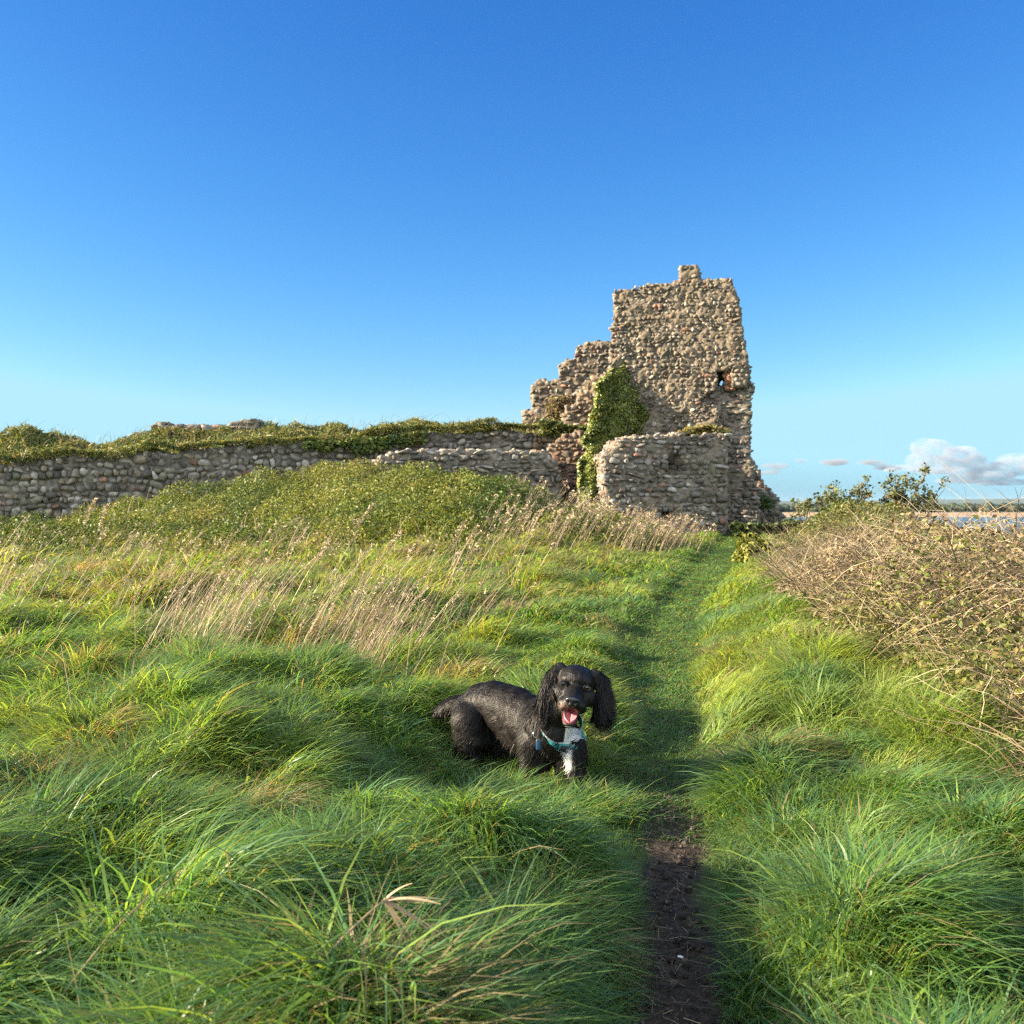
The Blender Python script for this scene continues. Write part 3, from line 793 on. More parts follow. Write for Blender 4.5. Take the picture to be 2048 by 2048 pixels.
# ------------------------------------------------------------------ grass
GREENS = np.array([(.098, .200, .050), (.135, .235, .052), (.078, .178, .070), (.175, .260, .055), (.115, .210, .095)])
def blades(P, hd, L, W, C, shape, segs=3):
    """P roots (n,3); hd horizontal unit direction (n,2); L lengths; shape (n,4): a,b,c,e"""
    n = len(P); t = np.linspace(0, 1, segs + 1)[None, :]
    a, b, c, e = [shape[:, q:q + 1] for q in range(4)]
    hor = L[:, None] * (a * t + b * t * t); ver = L[:, None] * (c * t - e * t * t)
    cen = P[:, None, :] + np.stack([hd[:, 0:1] * hor, hd[:, 1:2] * hor, ver], -1)
    ph = np.arctan2(hd[:, 1], hd[:, 0]) + PI / 2 + R.normal(0, .5, n)
    sd = np.stack([np.cos(ph), np.sin(ph), R.normal(0, .25, n)], -1)
    w = W[:, None] * .5 * (1 - t ** 2.2 * 1.0)
    w = np.maximum(w, 0.0)
    Lp = cen[:, :-1] - sd[:, None, :] * w[:, :-1, None]; Rp = cen[:, :-1] + sd[:, None, :] * w[:, :-1, None]
    V = np.concatenate([np.stack([Lp, Rp], 2).reshape(n, -1, 3), cen[:, -1:]], 1)
    nv = 2 * segs + 1
    k = (np.arange(n) * nv)[:, None]
    Q = np.concatenate([k + np.array([[2 * s, 2 * s + 1, 2 * s + 3, 2 * s + 2]]) for s in range(segs - 1)])
    T = k + np.array([[2 * segs - 2, 2 * segs - 1, 2 * segs]])
    # blade colour: paler at the sheathed base and dry at some tips, as in the plant
    return V.reshape(-1, 3), Q, T, np.repeat(C, nv, 0)

def grass_len(x, y):
    px_, w = path_x(y), path_w(y); p = np.abs(x - px_); rt = x > px_
    L = 0.03 + 0.09 * sstep(w * .8, w + .08, p) + np.where(rt, .15 * sstep(w - .02, w + .16, p), .19 * sstep(w + .02, w + .42, p))
    lawn = sstep(-2.2, -.9, x - px_) * sstep(4.8, 6.2, y)                       # shorter sward beside the path
    L = L * (1 - 0.5 * lawn)
    dog_k = np.exp(-((x + .05) / .55) ** 2 - ((y - 4.25) / .42) ** 2)                # grass trodden down round the dog
    return L * (1 + .40 * fbm2(x * .9, y * .9, 60)) * (1 - .38 * dog_k)

def grass_band(y0, y1, xl, xr, count, wid, tuft_d, seed, segs=3, edge=1.0):
    global R
    R = np.random.default_rng(seed)
    # tufts
    area = (y1 - y0) * (xr(y1) - xl(y1) + xr(y0) - xl(y0)) / 2
    nt_ = max(8, int(area * tuft_d))
    ty = uni(y0, y1, nt_); f = R.random(nt_); tx = xl(ty) + f * (xr(ty) - xl(ty))
    n1 = int(count * .82); n2 = count - n1
    ti = R.integers(0, nt_, n1)
    rad_t = (1 / math.sqrt(tuft_d)) * .36
    off = R.normal(0, rad_t, (n1, 2))
    x = np.concatenate([tx[ti] + off[:, 0], uni(0, 1, n2)]); y = np.concatenate([ty[ti] + off[:, 1], uni(y0, y1, n2)])
    x[n1:] = xl(y[n1:]) + x[n1:] * (xr(y[n1:]) - xl(y[n1:]))
    tl = np.concatenate([R.uniform(.6, 1.5, nt_)[ti], R.uniform(.4, .85, n2)])
    th = np.concatenate([R.uniform(.03, .13, nt_)[ti] * np.exp(-(off[:, 0] ** 2 + off[:, 1] ** 2) / (2 * rad_t ** 2)), np.zeros(n2)])
    tdry = np.concatenate([(R.random(nt_) < .10)[ti], np.zeros(n2, bool)])
    tc = np.concatenate([R.normal(0, 1, nt_)[ti], R.normal(0, .6, n2)])
    twx = np.concatenate([R.normal(0, .55, nt_)[ti], R.normal(0, .6, n2)]); twy = np.concatenate([R.normal(0, .65, nt_)[ti], R.normal(0, .7, n2)])
    radial = np.concatenate([off / rad_t, R.normal(0, .6, (n2, 2))])
    px_ = path_x(y); w = path_w(y); p = np.abs(x - px_)
    wob = fbm2(x * 4.5, y * 4.5, 58, 2)
    keep = (p > w * (.95 + .75 * wob)) | (y > 3.5 + .5 * R.random(len(x)))
    keep &= (p > w * .7) | (R.random(len(x)) < np.where(y > 4.5, .8, .35)) 
    keep &= (x < hedge_x(y) + 0.55)
    x, y, tl, tc, twx, twy, radial, p, th, tdry = [q[keep] for q in (x, y, tl, tc, twx, twy, radial, p, th, tdry)]
    n = len(x)
    front = np.exp(-((x + .10) / .58) ** 4) * sstep(2.9, 3.4, y) * sstep(4.9, 4.5, y)
    L = grass_len(x, y) * np.minimum(tl, 1.5 - .75 * front) * R.uniform(.7, 1.25, n) * (1 - .22 * front) * np.where(y < 4.2, .74, .9)
    th = th * (1 - .85 * front)
    wind = np.stack([0.55 + twx, -0.12 + twy + .25 * fbm2(x * .6, y * .6, 63)], -1)
    hd = norm(wind + radial * .60 + R.normal(0, .50, (n, 2)))
    s = np.stack([R.uniform(.10, .45, n), R.uniform(.25, .65, n), R.uniform(.72, 1.0, n), R.uniform(.30, .80, n)], -1)
    g = GREENS[R.integers(0, len(GREENS), n)] * R.uniform(.75, 1.3, (n, 1))
    far = sstep(5.5, 11.0, y) * sstep(-.5, -1.8, x - path_x(y))
    verge = sstep(.1, .5, x - path_x(y)) * sstep(4.6, 6.5, y)
    ylw = np.clip(.35 * tc + .6 * fbm2(x * .45, y * .45, 66) + 45e-2 * far + .60 * verge + .12 * sstep(4.2, 5.5, y), 0, 1)[:, None]
    g = g * (1 - .7 * ylw) + np.array([.265, .315, .062]) * .8 * ylw * R.uniform(.8, 1.2, (n, 1))
    dry = R.random(n) < .05 + .55 * tdry + .24 * far + .10 * np.clip(fbm2(x * 1.1, y * 1.1, 69), 0, 1)
    g[dry] = np.array([.25, .20, .105]) * R.uniform(.7, 1.3, (dry.sum(), 1))
    P = np.stack([x, y, ground_z(x, y) - .01 + th * sstep(.05, .5, p) * np.clip(L / .2, 0, 1)], -1)
    W = wid * np.exp(R.normal(-.08, .38, n)) * np.where(L < .12, .7, 1)
    return blades(P, hd, L, W, g, s, segs)

bands = [
    (1.5, 2.2, lambda y: -.54 * y - .9, lambda y: .54 * y + .5, 40000, .0050, 11, 101, 4),
    (2.2, 3.6, lambda y: -.54 * y - .9, lambda y: .54 * y + .4, 115000, .0047, 13, 102, 4),
    (3.6, 5.6, lambda y: -.54 * y - .9, lambda y: .50 * y + .3, 135000, .0053, 11, 103, 4),
    (5.6, 8.5, lambda y: -.54 * y - 1.0, lambda y: .42 * y + .2, 110000, .0074, 7, 104, 3),
    (8.5, 13.0, lambda y: -.54 * y - 1.0, lambda y: .35 * y + .4, 75000, .0125, 3.5, 105, 3),
    (13.0, 20.0, lambda y: -.45 * y - 1.0, lambda y: .32 * y, 70000, .016, 2.2, 106, 3),
    (20.0, 29.0, lambda y: -.05 * y - 1.0, lambda y: .33 * y, 36000, .024, 1.4, 107, 3),
]
def path_turf(count, seed):
    global R
    R = np.random.default_rng(seed)
    y = 3.5 * (28 / 3.5) ** R.random(count); w = path_w(y) * 1.6 + .06
    x = path_x(y) + w * R.uniform(-1, 1, count)
    k = (R.random(count) < sstep(3.5, 4.6, y) + .1)
    x, y = x[k], y[k]; n = len(x)
    L = uni(.025, .065, n) * (1 + .5 * fbm2(x * 5, y * 5, 90)) * np.interp(y, [4, 20], [1, 1.8])
    hd = norm(np.stack([R.normal(.3, 1, n), R.normal(0, 1, n)], -1))
    s = np.stack([R.uniform(.2, .6, n), R.uniform(.2, .5, n), R.uniform(.7, 1.0, n), R.uniform(.3, .7, n)], -1)
    g = GREENS[R.integers(0, len(GREENS), n)] * R.uniform(.6, 1.2, (n, 1))
    dr = R.random(n) < .16 + .2 * fbm2(x * 3, y * 3, 91); g[dr] = np.array([.16, .12, .06]) * R.uniform(.6, 1.2, (dr.sum(), 1))
    return blades(np.stack([x, y, ground_z(x, y) - .005], -1), hd, L, .0011 * y * R.uniform(.7, 1.3, n), g, s, 2)
def dog_tufts(seed):
    global R
    R = np.random.default_rng(seed)
    n = 8500; k = 26
    cx = uni(-.50, .42, k); lx = np.interp(cx, [-.5, -.22, .08, .36, .45], [4.34, 4.27, 3.98, 3.90, 3.92]); cy = lx - uni(.03, .32, k)
    ti = R.integers(0, k, n); off = R.normal(0, .05, (n, 2)); x = cx[ti] + off[:, 0]; y = cy[ti] + off[:, 1]
    L = uni(.08, .15, n) * R.uniform(.75, 1.2, k)[ti] * np.where(x > -.03, 1.35, 1.0)
    hd = norm(np.stack([.5 + R.normal(0, .5, k)[ti], R.normal(-.15, .5, k)[ti]], -1) + off / .05 * .45 + R.normal(0, .45, (n, 2)))
    s = np.stack([R.uniform(.10, .40, n), R.uniform(.25, .65, n), R.uniform(.78, 1.0, n), R.uniform(.25, .65, n)], -1)
    g = GREENS[R.integers(0, len(GREENS), n)] * R.uniform(.75, 1.25, (n, 1))
    dr = R.random(n) < .10; g[dr] = np.array([.30, .25, .13]) * R.uniform(.7, 1.2, (dr.sum(), 1))
    return blades(np.stack([x, y, ground_z(x, y) - .01], -1), hd, L, .0048 * np.exp(R.normal(0, .3, n)), g, s, 4)
VV, QQ, TT, CC, o_ = [], [], [], [], 0
v, q, t, c = dog_tufts(110)
VV.append(v); QQ.append(q); TT.append(t); CC.append(c); o_ += len(v)
v, q, t, c = path_turf(75000, 109)
VV.append(v); QQ.append(q + o_); TT.append(t + o_); CC.append(c); o_ += len(v)
for b in bands:
    v, q, t, c = grass_band(*b)
    VV.append(v); QQ.append(q + o_); TT.append(t + o_); CC.append(c); o_ += len(v)
grass = np_mesh("grass", np.concatenate(VV), [np.concatenate(QQ), np.concatenate(TT)], M_GRASS, colr=np.concatenate(CC))
tag(grass, "long windswept green grass on both sides of the path", "grass", kind='stuff')
del VV, QQ, TT, CC

# tall dry stems, leaning with the wind
R = np.random.default_rng(131)
def stems(centres, count, hgt, spread, lean=.52, wid=.0042):
    out = []
    for (cx, cy, m) in centres:
        m = int(m)
        x = cx + R.normal(0, spread, m); y = cy + R.normal(0, spread * .8, m)
        h = hgt * R.uniform(.55, 1.2, m); ln = lean * np.clip(R.normal(.95, .38, m), -.3, 1.9); dy = R.normal(0, .2, m)
        t = np.linspace(0, 1, 6)[None, :]
        hx_ = (ln * h)[:, None] * (t * .75 + .25 * t ** 2); hy_ = (dy * h)[:, None] * t
        zz = ground_z(x, y)[:, None] + h[:, None] * (t - .06 * t ** 3)
        out.append(np.stack([x[:, None] + hx_, y[:, None] + hy_, zz], -1))
    return np.concatenate(out)
def at_ground(px, py):
    d = CAMZ * F / (py - HY)
    for _ in range(12):
        g = float(base_z((px - 1024) / F * d, d)); d = (CAMZ - g) * F / (py - HY)
    return (px - 1024) / F * d, d
cl = [at_ground(*q) + (m,) for q, m in (((345, 1375), 26), ((390, 1350), 34), ((310, 1330), 22), ((430, 1310), 20), ((585, 1405), 22), ((650, 1395), 34), ((720, 1400), 34), ((760, 1370), 20), ((610, 1340), 18), ((680, 1320), 18))]
cl = [(a, b, c * 1.7) for a, b, c in cl]
s1 = stems(cl, 0, .62, .17)
m = 170
yy = uni(6.0, 17.0, m); xx = uni(-.56, .02, m) * yy - .2
kk = (xx < path_x(yy) - 1.6) & (fbm2(xx * .5, yy * .5, 71) > -.15)
s2 = stems([(a, b, 5) for a, b in zip(xx[kk], yy[kk])], 0, .62, .22)
m = 90
yy = uni(16.5, 21.0, m); xx = path_x(yy) - uni(.7, 4.2, m)
s3 = stems([(a, b, 9) for a, b in zip(xx, yy)], 0, .62, .25, .5)
allst = np.concatenate([s1, s2, s3])
wd = np.interp(allst[:, 0, 1], [5, 10, 20], [.0034, .0048, .0085]) * R.uniform(.7, 1.2, len(allst))
sc_ = pick(len(allst), [(.40, .31, .20), (.33, .25, .16), (.37, .26, .19), (.28, .19, .13)], [4, 3, 3, 1])
o = ribbons("dry_grass_stems", allst, wd, sc_, M_STRAW)
tag(o, "tall straw-coloured dry grass stems leaning to the right", "dry grass", kind='stuff')
hd_ = allst[R.random(len(allst)) < .35]; kq = 7
f_ = R.random((len(hd_), kq, 1)) * 1.05
hp_ = (hd_[:, 4:5] + (hd_[:, 5:6] - hd_[:, 4:5]) * f_).reshape(-1, 3); sy_ = np.clip(hp_[:, 1] / 6, .8, 3)
hp_ = hp_ + R.normal(0, .006, hp_.shape) * sy_[:, None]
o = leaves("dry_grass_heads", hp_, np.tile(np.array([0, -1.0, .3]), (len(hp_), 1)), uni(.005, .010, len(hp_)) * sy_, pick(len(hp_), [(.42, .34, .22), (.34, .26, .17)], [1, 1]), M_STRAW, elong=2.8)
tag(o, "feathery seed heads at the tips of the dry grass stems", "dry grass", kind='stuff')
# seed heads on the tallest
m = 26
hp_ = []
for (px_, py_, d_, ln, ang) in [(745, 1010, 9.0, .20, .9), (800, 1065, 8.6, .22, .75), (840, 1075, 8.4, .22, .65), (930, 1045, 9.5, .16, .7), (955, 1050, 9.4, .18, .6), (190, 1000, 9.5, .2, .6), (215, 1010, 9.6, .18, .5), (660, 1085, 8.0, .2, .6)]:
    tip = ray_at(px_, py_, d_); root = np.array([tip[0] - .62 * ang, d_ - .05, float(ground_z(tip[0] - .62 * ang, d_ - .05))])
    t = np.linspace(0, 1, 8)[:, None]
    hp_.append(root + (tip - root) * t + np.array([0, 0, .06]) * np.sin(t * PI))
hp_ = np.array(hp_)
for q in range(len(hp_)):
    st_ = empty("grass_stalk", hp_[q, 0], "tall dry grass stalk with a pale drooping seed head above the scrub", "grass stalk", "seeding stalks over the field")
    ribbons("stem", hp_[q:q + 1], [.006], np.array([[.40, .31, .18]]), M_STRAW, parent=st_)
    n_ = 60
    f = uni(.74, 1.02, n_)[:, None]; base = hp_[q, 0] + (hp_[q, -1] - hp_[q, 0]) * f + np.array([0, 0, .06]) * np.sin(f * PI)
    leaves("seed_head", base + R.normal(0, .008, (n_, 3)), np.tile(np.array([0, -1.0, .3]), (n_, 1)), uni(.008, .016, n_), pick(n_, [(.45, .36, .22), (.36, .27, .17)], [1, 1]), M_STRAW, parent=st_, elong=2.6)

# the trodden path carries dry litter
R = np.random.default_rng(141)
m = 900
yy = uni(1.7, 4.3, m); xx = path_x(yy) + R.normal(0, .6, m) * path_w(yy)
an = uni(0, PI, m); ln = uni(.012, .06, m) * R.choice([1, 1, 1, 1.8], m)
t = np.linspace(-.5, .5, 4)[None, :]
lp = np.stack([xx[:, None] + np.cos(an)[:, None] * ln[:, None] * t, yy[:, None] + np.sin(an)[:, None] * ln[:, None] * t, np.zeros((m, 4))], -1)
lp[..., 2] = ground_z(lp[..., 0], lp[..., 1]) + .006 + uni(0, .012, (m, 1))
o = ribbons("path_litter", lp, uni(.001, .0026, m), pick(m, [(.20, .15, .10), (.12, .085, .06), (.07, .05, .04), (.30, .24, .16)], [3, 4, 5, .8]), M_STRAW, taper=False, face=np.tile(np.array([0, 0, 1.0]), (m, 1)) + R.normal(0, .3, (m, 3)))
tag(o, "scattered bits of dead grass lying on the dirt path", "litter", kind='stuff')
m = 260
yy = uni(1.9, 4.2, m); xx = path_x(yy) + R.normal(0, .55, m) * path_w(yy); cz_ = uni(.003, .011, m)
cv = RUBBLE[R.integers(0, 16, m)] * (cz_[:, None] * R.uniform(.6, 1.3, (m, 3)))[:, None, :] + np.stack([xx, yy, ground_z(xx, yy) + cz_ * .3], -1)[:, None, :]
o = np_mesh("path_clods", cv, [(ICOF2[None] + (np.arange(m) * len(ICO2))[:, None, None]).reshape(-1, 3)], ground.data.materials[0], colr=np.repeat(pick(m, [(.06, .046, .036), (.04, .032, .026), (.10, .085, .07)], [4, 4, 1]), len(ICO2), 0))
tag(o, "small clods and bits of grit lying on the dirt path", "clods", kind='stuff')
px_, py_ = at_ground(1361, 1872)
peb = np_mesh("pebble", VARS[3] * np.array([.008, .006, .005]) + np.array([px_, py_, float(ground_z(px_, py_)) + .004]), [ICOF2], plain_mat("white_pebble", (.75, .73, .70), .7), smooth=True)
tag(peb, "small white pebble lying on the dirt path", "pebble")

# broken straws in the foreground
def straw(root_px, root_d, tip_px, tip_d, label, head):
    a = ray_at(*root_px, root_d); b = ray_at(*tip_px, tip_d)
    t = np.linspace(0, 1, 9)[:, None]
    pth = a + (b - a) * t + np.array([0, 0, .02]) * np.sin(t * PI)
    e_ = empty("dry_straw", a, label, "straw")
    tubes("stem", pth[None], [.0026], [.0018], np.array([[.40, .30, .19]]), M_STRAW, parent=e_)
    if head:
        fr = []
        for q in range(13):
            dv = np.array([uni(.03, .17), uni(-.03, .03), uni(-.085, .03) if q > 3 else uni(.0, .06)])
            tt = np.linspace(0, 1, 5)[:, None]
            fr.append(b + dv * tt + np.array([0, 0, -.02]) * tt ** 2)
        ribbons("seed_head", np.array(fr), uni(.004, .008, 13), pick(13, [(.42, .33, .20), (.36, .26, .16)], [1, 1]), M_STRAW, parent=e_, face=np.tile(np.array([0, -.6, .8]), (13, 1)))
straw((520, 2090), 1.6, (768, 1800), 1.9, "long bent straw topped by a splayed dry seed head, lowest middle of the grass", True)
straw((110, 2010), 1.8, (345, 1755), 2.1, "long bare straw slanting across the grass at the lower left", False)
straw((525, 1835), 2.1, (598, 1730), 2.2, "short bare straw poking out of the grass below the lit tuft", False)
straw((155, 1490), 4.1, (122, 1290), 4.2, "single upright straw standing alone at the left among green grass", False)

# ------------------------------------------------------------------ bramble hedge along the right
R = np.random.default_rng(151)
def hedge_top(x, y):
    u = x - hedge_x(y)
    h = np.interp(y, [0, 4, 5.5, 8, 11, 14.5, 17, 20, 24], [.52, .66, .74, .47, .36, .50, .58, .40, .15])
    pr = sstep(-0.10, np.interp(y, [8, 14], [.5, 1.9]), u) ** .8 * sstep(np.interp(y, [9, 12], [4.6, 3.3]), np.interp(y, [9, 12], [3.2, 2.1]), u)
    return h * pr * (1 + .48 * fbm2(x * 1.3, y * 1.1, 81, 3) + .40 * fbm2(x * 3.2, y * 2.7, 82, 2))
hedge = empty("bramble_hedge", (3.2, 9.0, 0.3), "long hedge of dry tan bramble canes beside the path on the right", "hedge")
n = 180000
ty_ = R.random(n) ** 1.5 * 20 + 2.2
tx_ = hedge_x(ty_) + uni(0, 4.2, n) 
k = np.abs(tx_) < .56 * ty_ + .9
tx_, ty_ = tx_[k], ty_[k]; n = len(tx_)
H_ = hedge_top(tx_, ty_)
dry_m = np.clip(.40 - .5 * sstep(.7, .1, tx_ - hedge_x(ty_)) * sstep(9, 6, ty_) + 1.6 * fbm2(tx_ * .75, ty_ * .5, 83, 3) - .9 * sstep(11.5, 15, ty_) - .35 * sstep(5.0, 3.5, ty_), 0, 1)
zz = ground_z(tx_, ty_) + H_ * R.random(n) ** .5
green = R.random(n) > dry_m
lc = np.where(green[:, None], pick(n, [(.10, .12, .025), (.06, .085, .02), (.15, .15, .035), (.16, .12, .04)], [3, 2, 2.5, 1.2]), pick(n, [(.225, .175, .095), (.175, .125, .07), (.28, .23, .14), (.11, .08, .05)], [3, 2.5, 1.5, 2]))
lsz = uni(.009, .022, n) * np.interp(ty_, [3, 8, 20], [1, 1.35, 2.2]) * np.where(green, 1.15, .9)
leaves("bramble_leaves", np.stack([tx_, ty_, zz], -1), np.tile(np.array([-.4, -.4, .8]), (n, 1)), lsz, lc, M_LEAF, parent=hedge, jitter=.8, elong=1.6)
m = 66000
cy_ = R.random(m) ** 1.35 * 17 + 2.3; cx_ = hedge_x(cy_) + uni(.05, 3.8, m)
k = (np.abs(cx_) < .56 * cy_ + .7) & (R.random(m) > .7 * sstep(11.5, 14.5, cy_)); cx_, cy_ = cx_[k], cy_[k]; m = len(cx_)
Hc_ = hedge_top(cx_, cy_)
an = uni(0, 2 * PI, m); ln = uni(.10, .40, m) * np.interp(cy_, [6, 14], [1, .7]) * R.choice([1, 1, 1, 1.5], m); up = np.clip(R.normal(0.35, .7, m), -1, 1.3)
z_ = ground_z(cx_, cy_) + Hc_ * R.uniform(.2, .88, m)
t = np.linspace(0, 1, 6)[None, :]
cp = np.stack([cx_[:, None] + np.cos(an)[:, None] * ln[:, None] * t, cy_[:, None] + np.sin(an)[:, None] * ln[:, None] * t * .7,
               z_[:, None] + ln[:, None] * (up[:, None] * t - .35 * t * t)], -1) + R.normal(0, .012, (m, 6, 3)) * np.linspace(0, 1, 6)[None, :, None]
cw = uni(.0022, .0048, m) * np.interp(cy_, [3, 8, 20], [1, 1.15, 1.6])
cc_ = pick(m, [(.27, .215, .13), (.36, .295, .19), (.20, .145, .085), (.12, .085, .05), (.085, .065, .045)], [4, 3, 3, 2, 2])
ribbons("bramble_canes", cp, cw, cc_, M_TWIG, parent=hedge, taper=True)
# stout pale canes crossing near the right edge
m = 110
cy_ = uni(3.0, 7.5, m); cx_ = hedge_x(cy_) + uni(.25, 2.0, m)
an = uni(-.6, PI + .6, m); ln = uni(.3, .75, m)
z_ = ground_z(cx_, cy_) + hedge_top(cx_, cy_) * R.uniform(.2, .7, m)
cp = np.stack([cx_[:, None] + np.cos(an)[:, None] * ln[:, None] * .6 * t, cy_[:, None] - .25 * ln[:, None] * t * uni(-.5, 1, (m, 1)),
               z_[:, None] + ln[:, None] * (np.abs(np.sin(an))[:, None] * .55 * t + .1 * t - .22 * t * t)], -1)
r_a, r_b = uni(.0035, .006, m), uni(.0015, .003, m); c_a = pick(m, [(.44, .36, .25), (.36, .28, .19), (.17, .10, .08)], [3, 2, 1.3])
for q in range(95): tubes("cane", cp[q:q + 1], r_a[q:q + 1], r_b[q:q + 1], c_a[q:q + 1], M_TWIG, parent=hedge)

# small yellow-green bush where hedge meets the path
def bush(name, c, rad, nleaf, cols, w, label, cat, lsize, group=None, seed=1):
    global R
    R = np.random.default_rng(seed)
    e_ = empty(name, c, label, cat, group)
    v = norm(R.normal(size=(nleaf, 3))); v[:, 2] = np.abs(v[:, 2])
    rr = R.random(nleaf) ** .4 * (1 + .35 * noise3(*(v * 2.3).T, seed))
    P = np.array(c) + v * rr[:, None] * np.array(rad)
    leaves("foliage", P, v, uni(*lsize, nleaf), pick(nleaf, cols, w), M_LEAF, parent=e_, jitter=.6)
    m = 14
    d_ = norm(R.normal(size=(m, 3)) * np.array([1, 1, .5]) + np.array([0, 0, .7]))
    t = np.linspace(0, 1, 5)[None, :, None]
    tubes("stem", np.array(c) + d_[:, None, :] * np.array(rad) * .9 * t, np.full(m, .012), np.full(m, .004), pick(m, [(.15, .10, .06)], [1]), M_TWIG, parent=e_)
    return e_
x_, y_ = at_ground(1508, 1130)
bush("gorse_bush", (x_, y_, float(ground_z(x_, y_))), (.28, .28, .34), 1500, [(.20, .20, .03), (.14, .16, .028), (.09, .11, .02)], [3, 2, 1], "small bright yellow-green bush at the hedge's far end by the path", "bush", (.03, .06), seed=161)
bush("thicket", (6.3, 18.8, .40), (.95, 1.0, .85), 9000, [(.10, .14, .03), (.16, .19, .04), (.06, .09, .022)], [3, 2, 2], "rounded green thicket rising at the far end of the hedge", "bush", (.03, .065), seed=162)
bush("hillside_scrub", (8.2, 19.5, -.05), (.9, 1.0, .60), 4500, [(.07, .09, .025), (.04, .065, .02), (.15, .13, .05)], [3, 2, 1], "low dark scrub clump below the leggy shrubs near the water", "bush", (.03, .065), seed=163)

# leggy shrubs against the sky
def sapling(base, limbs, label, seed, leafn, lsize=(.03, .065)):
    global R
    R = np.random.default_rng(seed)
    e_ = empty("leggy_shrub", base, label, "shrub", None)
    pth, lf = [], []
    for (tip, nl) in limbs:
        a = np.array(base); b = np.array(tip)
        t = np.linspace(0, 1, 8)[:, None]
        bend = R.normal(0, .12, 3) * np.array([1, .6, 0])
        p = a + (b - a) * t + bend * np.sin(t * PI)
        pth.append(p)
        for q in range(nl):
            f = uni(.42, 1.0); s_ = p[int(f * 7)]
            dv = norm(R.normal(size=3) + np.array([0, 0, .25])) * uni(.12, .34)
            tt = np.linspace(0, 1, 8)[:, None]
            pth.append(s_ + dv * tt)
            mm = int(leafn * uni(.9, 2.6))
            g = R.random((mm, 1)) ** .6
            lf.append(s_ + dv * (.3 + .75 * g) + R.normal(0, .05, (mm, 3)))
    lf = np.concatenate(lf)
    tubes("branches", np.array(pth), np.where(np.arange(len(pth)) < 1, .035, .016), np.full(len(pth), .005), np.tile(np.array([.17, .13, .09]), (len(pth), 1)), M_TWIG, parent=e_)
    leaves("foliage", lf, np.tile(np.array([-.3, -.4, .8]), (len(lf), 1)), uni(*lsize, len(lf)), pick(len(lf), [(.10, .12, .03), (.14, .14, .045), (.06, .08, .025)], [3, 2, 2]), M_LEAF, parent=e_, jitter=.8)
D0 = 21.0
def rp(px, py, d=D0): return tuple(ray_at(px, py, d))
sapling(rp(1800, 1062), [(rp(1772, 950), 9), (rp(1800, 945, 21.3), 8), (rp(1830, 940), 10), (rp(1860, 938, 20.7), 10), (rp(1885, 965), 8), (rp(1868, 1000, 20.5), 7), (rp(1848, 985), 7)], "tallest leggy shrub with open sprays of leaves against the sky at right", 171, 11)
sapling(rp(1735, 1040), [(rp(1722, 962), 7), (rp(1738, 985, 21.2), 5), (rp(1765, 972), 6)], "thin dark upright shrub between the round one and the tallest", 172, 9)
sapling(rp(1672, 1050), [(rp(1655, 975), 8), (rp(1675, 965, 21.2), 9), (rp(1697, 975), 8), (rp(1685, 992, 20.8), 6)], "round-topped leggy shrub left of the dark thicket", 173, 11)
sapling(rp(1605, 1055, 24.0), [(rp(1585, 1005, 24.0), 6), (rp(1608, 995, 24.2), 8), (rp(1632, 1004, 24.0), 6)], "small low shrub nearest the tower's sloping buttress", 174, 10)

# ferny growth on the ruins
def tuft_on(px0, px1, py0, py1, d, nleaf, label, name, cols, seed, size=(.05, .11), jx=6):
    global R
    R = np.random.default_rng(seed)
    f = R.random(nleaf); x = px0 + (px1 - px0) * f + R.normal(0, jx, nleaf)
    lo = np.interp(f, np.linspace(0, 1, len(py0)), py0); hi = np.interp(f, np.linspace(0, 1, len(py1)), py1)
    y = lo + (hi - lo) * R.random(nleaf) ** 1.6
    dd = d + uni(-.4, .4, nleaf)
    P = np.stack([(x - 1024) / F * dd, dd, CAMZ - (y - HY) / F * dd], -1)
    o = leaves(name, P, np.tile(np.array([-.3, -.4, .9]), (nleaf, 1)), uni(*size, nleaf), pick(nleaf, cols, np.ones(len(cols))), M_LEAF, jitter=.6, elong=2.2)
    return tag(o, label, "plant")
tuft_on(1345, 1450, [892, 880, 868, 866], [874, 856, 850, 862], 26.9, 2600, "yellowish grass tuft growing along the annex wall top", "wall_grass", [(.20, .18, .05), (.13, .14, .035), (.26, .20, .09)], 181)
tuft_on(1085, 1175, [868, 874, 868], [835, 850, 852], 30.0, 2600, "green weeds at the foot of the stepped wall", "wall_weeds", [(.10, .12, .03), (.15, .15, .04), (.07, .09, .025)], 182)
tuft_on(1100, 1140, [845, 840], [795, 790], 31.4, 1100, "brown dried bush against the stepped wall", "dried_bush", [(.20, .14, .09), (.16, .12, .07), (.13, .12, .04)], 183)
tuft_on(1125, 1168, [1040, 1042], [985, 985], 29.6, 1400, "grass seen through the low doorway opening", "doorway_grass", [(.08, .11, .025), (.10, .12, .03)], 184)
tuft_on(1515, 1535, [1015, 1015], [990, 1000], 29.6, 500, "green fern growing from the buttress stones", "wall_fern", [(.06, .10, .025), (.08, .11, .03)], 185)
tuft_on(1470, 1600, [1075, 1078, 1070], [1045, 1050, 1042], 26.5, 4200, "dark nettles at the foot of the tower beside the path", "nettles", [(.05, .075, .02), (.07, .10, .025), (.10, .11, .04)], 186)

# gorse bush added out of view on the left to shade the near grass
bush("gorse_bush", (-5.2, 2.2, 0.0), (1.0, 1.3, 1.30), 7000, [(.06, .085, .02), (.09, .11, .025), (.04, .06, .016)], [3, 2, 2], "added gorse bush, unseen left of the view, shading the near grass", "bush", (.05, .12), seed=191)
